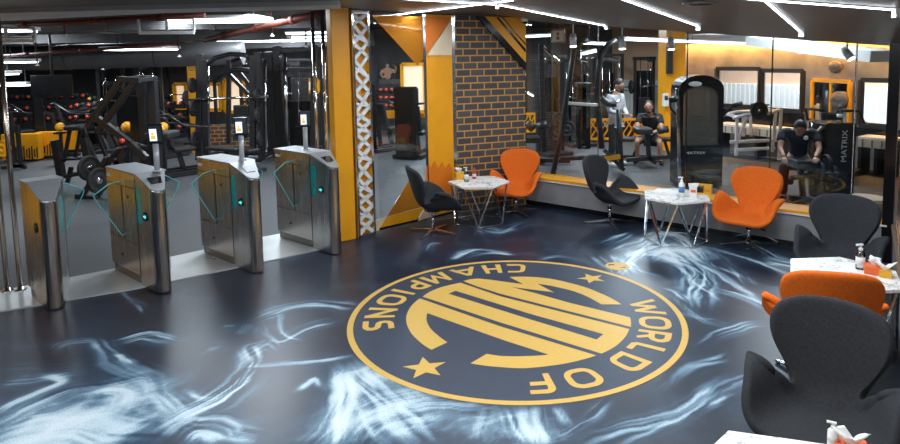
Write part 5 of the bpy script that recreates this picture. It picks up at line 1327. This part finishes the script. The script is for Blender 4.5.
# round side table behind the corner chair
c = K(867, 197, 7.6)
t = thing('round_table', 'round pale-topped table beyond the partition behind the corner armchair', 'table', (c.x, c.y, 0))
mb = MB(); mb.lathe([(0, c.z-.03), (.20, c.z-.03), (.205, c.z), (0, c.z)], seg=32, smooth=False); mb.build('top', M_beige, t); mb = MB(); mb.cyl((0, 0, .02), (0, 0, c.z-.03), .03); mb.build('column', M_black, t); mb = MB(); mb.lathe([(0, 0), (.16, 0), (.15, .02), (0, .025)], seg=28); mb.build('foot', M_black, t)

# ------------------------------------------------------------------ gym ceiling: lamps, ducts, pipes, spots
def panel_lamp(px0, py0, px1, py1, Yl, depth, label, group='fluorescent lamps under the gym ceiling'):
    a = K(px0, py0, Yl); b = K(px1, py1, Yl); c = (a+b)/2; d = b-a; L = d.length; z = c.z
    t = thing('ceiling_lamp', label, 'ceiling lamp', (c.x, c.y, z), math.atan2(d.y, d.x), group)
    mb = MB(); mb.box((0, 0, 0), (L, depth, .03)); mb.build('diffuser', M_tubelight, t)
    mb = MB(); mb.box((0, 0, .035), (L+.06, depth+.06, .05)); mb.build('housing', M_white, t)
    mb = MB()
    for s in (-.4, .4): mb.tube([(L*s, 0, .05), (L*s, 0, 3.15-z)], .006, 6)
    mb.build('wire', M_black, t)
    return t
panel_lamp(180, 21, 262, 20.5, 9.6, .8, 'wide bright lamp panel at the top, above the third turnstile')
panel_lamp(-16, 32, 22, 29.5, 8.7, .6, 'bright lamp panel at the top left corner')
panel_lamp(112, 51, 170, 48, 12.5, .7, 'slim lamp above the slanted-arm machine')
panel_lamp(-10, 65, 13, 60, 10.6, 1.2, 'lamp at the left edge, below the top left panel')
panel_lamp(-6, 75, 9, 73.5, 11.4, .5, 'small low lamp at the left edge, lowest but one')
panel_lamp(-4, 87, 29, 83.5, 12.4, .2, 'thin lamp line beside the television')
for i, (x0, x1, y) in enumerate(((248, 330, 34), (229, 330, 38.3), (214, 330, 42), (198, 330, 45.5))):
    a = P(x0, y, 2.80); b = P(x1, y-.6, 2.80); 
    Yl = (13.5, 15., 16.5, 18.)[i]; a = K(x0, y, Yl); b = K(x1, y-.6, Yl)
    t = thing('tube_lamp', ('nearest', 'second', 'third', 'farthest')[i]+' of four long parallel tube lamps above the arched machine', 'tube lamp', ((a.x+b.x)/2, Yl, a.z), 0, 'long tube lamps under the gym ceiling')
    L = b.x-a.x
    mb = MB(); mb.box((0, 0, 0), (L, .09, .035)); mb.build('diffuser', M_tubelight, t); mb = MB(); mb.box((0, 0, .035), (L, .10, .03)); mb.build('housing', M_white, t)
    mb = MB(); mb.tube([(-L*.4, 0, .05), (-L*.4, 0, 3.15-a.z)], .006, 6); mb.tube([(L*.4, 0, .05), (L*.4, 0, 3.15-a.z)], .006, 6); mb.build('wire', M_black, t)
for (px0, py0, px1, py1, Yl, lab) in ((525, 36.5, 550, 35.5, 13., 'bright lamp at the left edge of the partition'), (581, 43, 612, 44.5, 14., 'curved bright lamp above the big black frame'), (583, 54, 596, 51, 12.6, 'small slanted lamp on the big black frame'), (625, 39.5, 760, 44.0, 13., 'long thin lamp above the windows'), (520, 88, 532, 96, 19., 'far pale lamp beside the brick wall edge')):
    a = K(px0, py0, Yl); b = K(px1, py1, Yl); L = (b-a).length
    t = thing('tube_lamp', lab, 'tube lamp', (a+b)/2, math.atan2(b.y-a.y, b.x-a.x)); 
    mb = MB(); mb.bar((-(b-a).length/2, 0, -(b.z-a.z)/2), ((b-a).length/2, 0, (b.z-a.z)/2), .09, .04); mb.build('diffuser', M_tubelight, t)
    mb = MB(); mb.bar((-(b-a).length/2, 0, -(b.z-a.z)/2+.035), ((b-a).length/2, 0, (b.z-a.z)/2+.035), .10, .03); mb.build('housing', M_white, t)
    mb = MB(); zt = 3.15-((a+b)/2).z
    mb.tube([(0, 0, .03), (0, 0, zt)], .006, 6); mb.build('wire', M_black, t)
# spots behind the partition head
for i, (px, py, lab) in enumerate(((573, 40, 'white spotlight nearest the sign box'), (622, 42.5, 'white spotlight above the standing man'), (671, 43, 'white spotlight above the amber pillar'), (847, 53, 'white spotlight tilted toward the windows at upper right'))):
    Ys = 9.6 if i < 3 else 8.6
    c = K(px, py, Ys); t = thing('spotlight', lab, 'spotlight', c, 0, 'spotlights hung behind the glass head')
    d = Vector((0, -.25, -1)).normalized() if i < 3 else Vector((.3, -.5, -.75)).normalized()
    mb = MB(); mb.cyl(-d*.09, d*.10, .045, .055); mb.build('barrel', M_whitepl, t); mb = MB(); mb.cyl(d*.098, d*.104, .05); mb.build('lens', M_spot, t); mb = MB(); mb.tube([(0, 0, .06), (0, 0, 3.16-c.z)], .012, 8); mb.build('stem', M_whitepl, t)
c = K(558, 36, 10.); t = thing('exit_sign', 'small grey sign box hung beside the brick wall edge', 'sign', c, -.2)
mb = MB(); mb.box((0, 0, 0), (.22, .06, .21)); mb.build('box', M_steel_dark, t, .01); mb = MB(); mb.box((0, -.033, 0), (.16, .006, .16)); mb.build('face', M_beige, t); mb = MB(); mb.box((.0, -.037, .03), (.035, .003, .05)); mb.box((0, -.037, -.035), (.05, .003, .05)); mb.build('pictogram', M_black, t); mb = MB(); mb.tube([(0, 0, .1), (0, 0, 3.16-c.z)], .01, 6); mb.build('stem', M_black, t)
# white duct over the windows and cable tray
def duct(name, label, a, b, w, h, m, rnd=False, cat='duct'):
    a = Vector(a); b = Vector(b); c = (a+b)/2; t = thing(name, label, cat, c)
    mb = MB()
    if rnd: mb.tube([a-c, b-c], w/2, 28)
    else: mb.bar(a-c, b-c, w, h)
    mb.build('casing', m, t)
    n = max(2, int((b-a).length/1.6))
    for k in range(1, n):
        p = a.lerp(b, k/n)-c; d = (b-a).normalized()*.02; mb = MB()
        if rnd: mb.tube([p-d, p+d], w/2+.015, 28)
        else: mb.bar(p-d, p+d, w+.03, h+.03)
        mb.build('joint_flange', m, t)
        mb = MB(); mb.tube([p+Vector((0, 0, h*.4)), Vector((p.x, p.y, 3.16-c.z))], .01, 6); mb.build('hanger', M_black, t)
    return t
duct('air_duct', 'pale grey rectangular duct above the windows', K(757, 41, 11.5), K(884, 56.5, 9.0), .5, .16, M_white)
duct('air_duct', 'broad dark rectangular duct across the upper left ceiling', (-16, 9.0, 2.86), (-2.9, 11.4, 2.98), 1.1, .42, M_duct)
duct('air_duct', 'second dark rectangular duct deeper in the left ceiling', (-17, 11.6, 2.70), (-4.2, 13.9, 2.86), .9, .36, M_duct)
duct('air_duct', 'dark round duct below the rectangular ones at upper left', (-15, 13.6, 2.28), (-5.6, 14.9, 2.40), .56, .56, M_duct, True)
duct('air_duct', 'far dark duct along the back of the left gym', (-18, 16.0, 2.56), (-3, 17.8, 2.78), .9, .4, M_duct)
def pipe(label, a, b, r=.03):
    a = Vector(a); b = Vector(b); c = (a+b)/2; t = thing('sprinkler_pipe', label, 'pipe', c, 0, 'red sprinkler pipes'); mb = MB(); mb.tube([a-c, b-c], r, 12); mb.build('tube', M_pipe, t)
    for k in (.2, .5, .8): p = a.lerp(b, k)-c; d = (b-a).normalized()*.05; mb = MB(); mb.tube([p-d, p+d], r*1.4, 12); mb.build('coupling', M_pipe, t)
pipe('long oxide-red pipe along the ceiling edge at upper left', K(-20, 27, 8.6), K(205, 15, 8.6), .032)
pipe('oxide-red pipe slanting from the tube lamps to the slim chrome poles', K(205, 40, 11.5), K(322, 13, 9.0), .05)
pipe('thin dark red pipe in front of the second duct', K(-10, 57, 11.), K(175, 44, 11.), .025)
for i, (px, py, Ys) in enumerate(((65, 30, 8.7), (37, 60, 11.), (179, 51, 11.), (272, 30, 10.2), (306, 42, 12.))):
    c = K(px, py, Ys); t = thing('sprinkler', ('sprinkler drop below the long red pipe at upper left', 'sprinkler drop below the thin pipe near the television', 'sprinkler drop above the slim amber post', 'sprinkler drop beside the wide lamp panel', 'sprinkler drop above the drilled-panel trainer')[i], 'sprinkler', c, 0, 'sprinkler drops')
    mb = MB(); mb.tube([(0, 0, -.06), (0, 0, 3.16-c.z)], .014, 8); mb.build('drop_pipe', M_pipe, t); mb = MB(); mb.lathe([(0, -.10), (.035, -.10), (.03, -.085), (.012, -.08), (.014, -.06), (0, -.06)], seg=16); mb.build('nozzle', M_whitepl, t)
def vent(x0, y0, x1, y1, Y, label):
    a = K(x0, y1, Y); b = K(x1, y0, Y); w = b.x-a.x; h = b.z-a.z; t = thing('air_grille', label, 'air vent', ((a.x+b.x)/2, Y, (a.z+b.z)/2), .14, 'air grilles on the dark duct')
    for x in (-w/2, w/2, 0): mb = MB(); mb.box((x, 0, 0), (.025, .04, h)); mb.build('side_bar', M_beam, t)
    mb = MB(); mb.box((0, 0, -h/2), (w, .05, .045)); mb.build('lower_rail', M_white, t); mb = MB()
    for k in range(7): mb.box((0, .01, -h/2+.04+k*h/7.5), (w, .015, .012))
    mb.build('louvre', M_duct, t)
vent(141, 19, 192, 33, 8.6, 'air grille with pale lower rail under the wide lamp panel'); vent(-20, 28, 32, 41, 8.3, 'air grille with pale lower rail at the top left corner')

# ------------------------------------------------------------------ people
def skin_mesh(name, pts, edges, rad, m, parent, root=0, sub=2):
    me = bpy.data.meshes.new(name); me.from_pydata([Vector(p) for p in pts], edges, []); me.materials.append(m)
    o = bpy.data.objects.new(name, me); COL.objects.link(o)
    if parent is not None: o.parent = parent
    sk = o.modifiers.new('skin', 'SKIN'); sk.use_smooth_shade = True
    if not me.skin_vertices: me.skin_vertices.new()
    for i, r in enumerate(rad):
        v = me.skin_vertices[0].data[i]; v.radius = r if isinstance(r, tuple) else (r, r); v.use_root = (i == root)
    sb = o.modifiers.new('sub', 'SUBSURF'); sb.levels = sub; sb.render_levels = sub
    return o
def hand(parent, wrist, fdir, up, side, name='hand', s=1.):
    f = Vector(fdir).normalized(); u = Vector(up); u = (u-f*u.dot(f)).normalized(); l = f.cross(u); W = Vector(wrist)
    pts = [W, W+f*.05*s, W+f*.09*s]; ed = [(0, 1), (1, 2)]; rad = [(.024*s, .020*s), (.036*s, .017*s), (.036*s, .014*s)]
    for k, (off, L) in enumerate(((-.030, .066), (-.010, .076), (.010, .071), (.029, .055))):
        b = len(pts); c = W+f*.088*s+l*off*s
        pts += [c, c+f*L*.5*s-u*.008*s, c+f*L*.85*s-u*.032*s]; rad += [.0095*s, .0088*s, .0075*s]; ed += [(2, b), (b, b+1), (b+1, b+2)]
    b = len(pts); c = W+f*.035*s-l*.03*s*side
    pts += [c, c+f*.03*s-l*.022*s*side-u*.006, c+f*.06*s-l*.028*s*side-u*.018]; rad += [.011*s, .0105*s, .009*s]; ed += [(1, b), (b, b+1), (b+1, b+2)]
    return skin_mesh(name, pts, ed, rad, M_skin, parent, 1, 1)
def head_parts(t, hc, fwd, up, hair=True, beard=True):
    fwd = Vector(fwd).normalized(); up = Vector(up); up = (up-fwd*up.dot(fwd)).normalized(); sd = fwd.cross(up)
    R = Matrix((sd, fwd, up)).transposed(); hc = Vector(hc)
    g = lambda x, y, z: hc+R @ Vector((x, y, z))
    def blob(name, items, m):
        mb = MB()
        for (c, r, sq) in items:
            b2 = MB(); b2.ball((0, 0, 0), r, 16, sq)
            vs = [g(*(Vector(c)+v.co)) for v in b2.bm.verts]; fs = [[v.index for v in f.verts] for f in b2.bm.faces]
            b2.bm.verts.index_update(); fs = [[v.index for v in f.verts] for f in b2.bm.faces]; mb._faces(vs, fs, True); b2.bm.free()
        return mb.build(name, m, t)
    h_ = blob('head', [((0, 0, .02), .098, (.80, 1., 1.15)), ((0, .022, -.055), .070, (.80, .95, 1.0)), ((0, .098, -.005), .016, (.8, 1.1, 1.4)), ((-.079, 0, -.005), .022, (.4, .8, 1.3)), ((.079, 0, -.005), .022, (.4, .8, 1.3))], M_skin)
    blob('eye', [((-.030, .083, .018), .0115, (1.2, .6, .8)), ((.030, .083, .018), .0115, (1.2, .6, .8))], M_whitepl)
    blob('pupil', [((-.030, .0905, .018), .005, (1, .6, 1)), ((.030, .0905, .018), .005, (1, .6, 1)), ((-.030, .086, .036), .012, (1.5, .5, .35)), ((.030, .086, .036), .012, (1.5, .5, .35))], M_hair)
    blob('mouth', [((0, .087, -.052), .016, (1.4, .4, .35))], M_red)
    blob('hair', [((0, -.018, .048), .098, (.86, 1.0, 1.0)), ((0, -.05, .0), .075, (1.0, .8, 1.1))], M_hair)
    if beard: blob('beard', [((0, .034, -.082), .058, (.88, .92, .68)), ((0, .088, -.036), .012, (2., .5, .5))], M_hair)
    return h_
def person(label, loc, J, cloth, rotz=0., group=None, long_sleeve=False, shorts=False, head_fwd=(0, -1, 0), head_up=(0, 0, 1), cm=None, tm=None, shoe=None, handdirs=None):
    t = thing('person', label, 'person', loc, rotz, group)
    V = {k: Vector(v) for k, v in J.items()}
    names = ['pelvis', 'waist', 'chest', 'neck', 'headbase', 'shl', 'ell', 'wrl', 'shr', 'elr', 'wrr', 'hipl', 'knl', 'anl', 'hipr', 'knr', 'anr', 'tol', 'tor']
    V['hipl'] = V.get('hipl', V['pelvis']+Vector((-.09, 0, -.04))); V['hipr'] = V.get('hipr', V['pelvis']+Vector((.09, 0, -.04)))
    pts = [V[n] for n in names]; ix = {n: i for i, n in enumerate(names)}
    E_ = [('pelvis', 'waist'), ('waist', 'chest'), ('chest', 'neck'), ('neck', 'headbase'), ('chest', 'shl'), ('shl', 'ell'), ('ell', 'wrl'), ('chest', 'shr'), ('shr', 'elr'), ('elr', 'wrr'), ('pelvis', 'hipl'), ('hipl', 'knl'), ('knl', 'anl'), ('anl', 'tol'), ('pelvis', 'hipr'), ('hipr', 'knr'), ('knr', 'anr'), ('anr', 'tor')]
    R_ = dict(pelvis=.10, waist=.09, chest=.10, neck=.056, headbase=.052, shl=.056, ell=.043, wrl=.028, shr=.056, elr=.043, wrr=.028, hipl=.088, knl=.058, anl=.040, hipr=.088, knr=.058, anr=.040, tol=.032, tor=.032)
    skin_mesh('body', pts, [(ix[a], ix[b]) for a, b in E_], [R_[n] for n in names], M_skin, t)
    up = V['headbase']-V['neck']
    head_parts(t, V['headbase']+up.normalized()*.10, head_fwd, head_up)
    # shirt
    g = 1.13; sn = ['pelvis', 'waist', 'chest', 'shl', 'ell_', 'shr', 'elr_', 'nk']
    kl = 1. if long_sleeve else .62
    V['ell_'] = V['ell'] if long_sleeve else V['shl'].lerp(V['ell'], kl); V['elr_'] = V['elr'] if long_sleeve else V['shr'].lerp(V['elr'], kl); V['nk'] = V['chest'].lerp(V['neck'], .62)
    sp = [V[n] for n in sn]; se = [(0, 1), (1, 2), (2, 3), (3, 4), (2, 5), (5, 6), (2, 7)]; sr = [.140, .128, .146, .084, .066, .084, .066, .100]
    if long_sleeve: sp += [V['ell'].lerp(V['wrl'], .93), V['elr'].lerp(V['wrr'], .93)]; se += [(4, 8), (6, 9)]; sr += [.040, .040]; sr[4] = sr[6] = .057
    sp.append(V['pelvis']+(V['pelvis']-V['waist'])*.45); se.append((0, len(sp)-1)); sr.append(.138)
    skin_mesh('shirt', sp, se, sr, cm, t, 0)
    # trousers
    q = .55 if shorts else .97
    tp = [V['pelvis'], V['hipl'], V['hipr'], V['pelvis']+(V['waist']-V['pelvis'])*.35]; te = [(0, 1), (0, 2), (0, 3)]; tr = [.134, .100, .100, .122]
    if shorts: tp += [V['hipl'].lerp(V['knl'], .8), V['hipr'].lerp(V['knr'], .8)]; te += [(1, 4), (2, 5)]; tr += [.095, .095]
    else: tp += [V['knl'], V['anl'], V['knr'], V['anr']]; te += [(1, 4), (4, 5), (2, 6), (6, 7)]; tr += [.080, .064, .080, .064]
    skin_mesh('shorts' if shorts else 'trousers', tp, te, tr, tm, t, 0)
    for s in 'lr':
        a = V['an'+s]; b = V['to'+s]; d = (b-a); d.z = 0; d.normalize(); base = Vector((a.x, a.y, 0)); zz = a.z-.075
        skin_mesh('shoe', [base-d*.05+Vector((0, 0, zz+.045)), base+d*.05+Vector((0, 0, zz+.045)), base+d*.13+Vector((0, 0, zz+.04)), base+d*.20+Vector((0, 0, zz+.034)), base-d*.02+Vector((0, 0, zz+.09))], [(0, 1), (1, 2), (2, 3), (0, 4)], [.045, .046, .043, .033, .042], shoe, t, 1, 2)
    for s, sd in (('l', -1), ('r', 1)):
        hd = (handdirs or {}).get(s) or tuple(V['wr'+s]-V['el'+s])
        hand(t, V['wr'+s], hd, (0, 0, 1) if abs(Vector(hd).normalized().z) < .9 else (0, -1, 0), sd)
    return t
# standing man, faces right and looks down at his hands
q = P(615, 165.5)
person('person standing in a light grey long-sleeved shirt and black trousers, looking down at their hands', (q.x, q.y, 0), dict(
    pelvis=(0, 0, .93), waist=(0, .0, 1.10), chest=(0, .01, 1.32), neck=(0, -.01, 1.46), headbase=(.0, -.04, 1.53),
    shl=(-.19, 0, 1.39), ell=(-.24, -.02, 1.12), wrl=(-.07, -.24, 1.06), shr=(.19, 0, 1.39), elr=(.25, -.03, 1.12), wrr=(.08, -.24, 1.04),
    knl=(-.11, -.02, .50), anl=(-.12, .02, .085), knr=(.11, -.02, .50), anr=(.13, .02, .085), tol=(-.14, -.12, .05), tor=(.16, -.12, .05)), None, rotz=face_to(.66, -.75),
    long_sleeve=True, cm=M_greyshirt, tm=M_blackcloth, shoe=M_whitepl, head_fwd=(0, -1, -.75), head_up=(0, -.6, 1), handdirs={'l': (.5, -.85, .1), 'r': (-.5, -.85, .1)})
# seated person leaning on knees
q = P(652, 149)
by = 12.9; c = K(650, 148, by)
person('person in black T-shirt and shorts sitting bent forward beside the amber pillar', (c.x, by, 0), dict(
    pelvis=(0, .14, .50), waist=(0, .08, .68), chest=(0, -.08, .90), neck=(0, -.17, 1.03), headbase=(0, -.22, 1.09),
    shl=(-.20, -.08, .95), ell=(-.24, -.24, .72), wrl=(-.08, -.42, .66), shr=(.20, -.08, .95), elr=(.25, -.24, .72), wrr=(.08, -.42, .66),
    hipl=(-.10, .12, .47), hipr=(.10, .12, .47), knl=(-.22, -.34, .49), anl=(-.22, -.26, .09), knr=(.22, -.34, .49), anr=(.24, -.26, .09), tol=(-.25, -.40, .05), tor=(.28, -.40, .05)), None, rotz=face_to(-.35, -.9),
    shorts=True, cm=M_blackcloth, tm=M_blackcloth, shoe=M_blackgl, head_fwd=(0, -1, -.15), head_up=(0, -.1, 1), handdirs={'l': (.5, -.85, -.1), 'r': (-.5, -.85, -.1)})
t = bench((c.x+.06, by+.22, 0), math.radians(80), 'black flat bench under the seated person in shorts')
t = Traced('preacher_stand', 'black padded stand in front of the seated person in shorts', 'exercise stand', (643, 160), by-.75)
t.box('arm_pad', 636, 128, 652, 134, -.1, .3, M_pad, .03); t.beam('post', [(647, 134, 649, 158)], .08); t.beam('foot', [(626, 160, 668, 157), (648, 158, 656, 163)], .08); t.tube('roll_pad', [(658, 131), (668, 129)], .07, M_pad, seg=12)
# man at the curl machine
by = 9.45; c = K(797, 200, by)
t = person('person in dark navy T-shirt with head bowed, sitting at the arm-curl machine', (c.x, by, 0), dict(
    pelvis=(0, .16, .60), waist=(0, .10, .78), chest=(0, -.06, .99), neck=(0, -.15, 1.09), headbase=(0, -.22, 1.10),
    shl=(-.23, -.07, 1.02), ell=(-.26, -.26, .80), wrl=(-.20, -.47, .70), shr=(.23, -.07, 1.02), elr=(.26, -.26, .80), wrr=(.20, -.47, .72),
    hipl=(-.10, .12, .57), hipr=(.10, .12, .57), knl=(-.20, -.30, .52), anl=(-.20, -.22, .09), knr=(.20, -.30, .52), anr=(.20, -.22, .09), tol=(-.22, -.38, .05), tor=(.22, -.38, .05)), None, rotz=face_to(-.42, -.9),
    cm=M_navycloth, tm=M_blackcloth, shoe=M_blackgl, head_fwd=(0, -.75, -.8), head_up=(0, -.8, .7), handdirs={'l': (.05, -.9, -.2), 'r': (-.05, -.9, -.2)})
mb = MB(); mb.ball((.085, -.190, .965), .034, squash=(1, .35, 1)); mb.build('shirt_print', M_logo, t)['label'] = 'round white print on the shirt'
# ------------------------------------------------------------------ light
def area(name, loc, size, power, col=(1, 1, 1), rot=(0, 0, 0), sy=None):
    d = bpy.data.lights.new(name, 'AREA'); d.energy = power; d.color = col; d.shape = 'RECTANGLE'; d.size = size; d.size_y = sy or size
    o = bpy.data.objects.new(name, d); COL.objects.link(o); o.location = loc; o.rotation_euler = rot; return o
cool = (.82, .92, 1.)
# fill lights added under the lobby ceiling, out of view, with no fixtures
area('lobby_fill', (-1.6, 3.4, 2.74), 2.2, 48, cool, sy=1.2)
area('lobby_fill', (.6, 3.0, 2.70), 1.4, 48, (1., .97, .92), sy=.8)
area('lobby_fill', (-.8, .4, 2.74), 1.6, 42, cool, sy=1.2)
area('lobby_fill', (-5.0, 2.4, 2.74), 1.8, 85, cool, sy=1.2)
# gym lamps
for x, y, p in ((-9, 11, 70), (-5, 11, 80), (-5, 15.5, 80), (-10, 16, 70), (-1, 13, 70), (-1, 17, 60), (3, 12, 60), (3.2, 16.5, 50), (5.0, 10.2, 45), (-7.5, 7.8, 50), (-3.2, 9.2, 45)):
    area('gym_lamp', (x, y, 2.9), .35, p*2.3, cool, sy=2.0)
w = bpy.data.worlds.new('sky'); sc.world = w; w.use_nodes = True
bg = w.node_tree.nodes['Background']; bg.inputs[0].default_value = (.80, .88, 1., 1); bg.inputs[1].default_value = 7.
sc.view_settings.view_transform = 'Standard'; sc.view_settings.look = 'None'; sc.view_settings.gamma = 1.; sc.view_settings.exposure = .08
sc.view_settings.use_curve_mapping = False
sc.cycles.use_denoising = True
sc.cycles.max_bounces = 10; sc.cycles.transparent_max_bounces = 24; sc.cycles.sample_clamp_indirect = 6
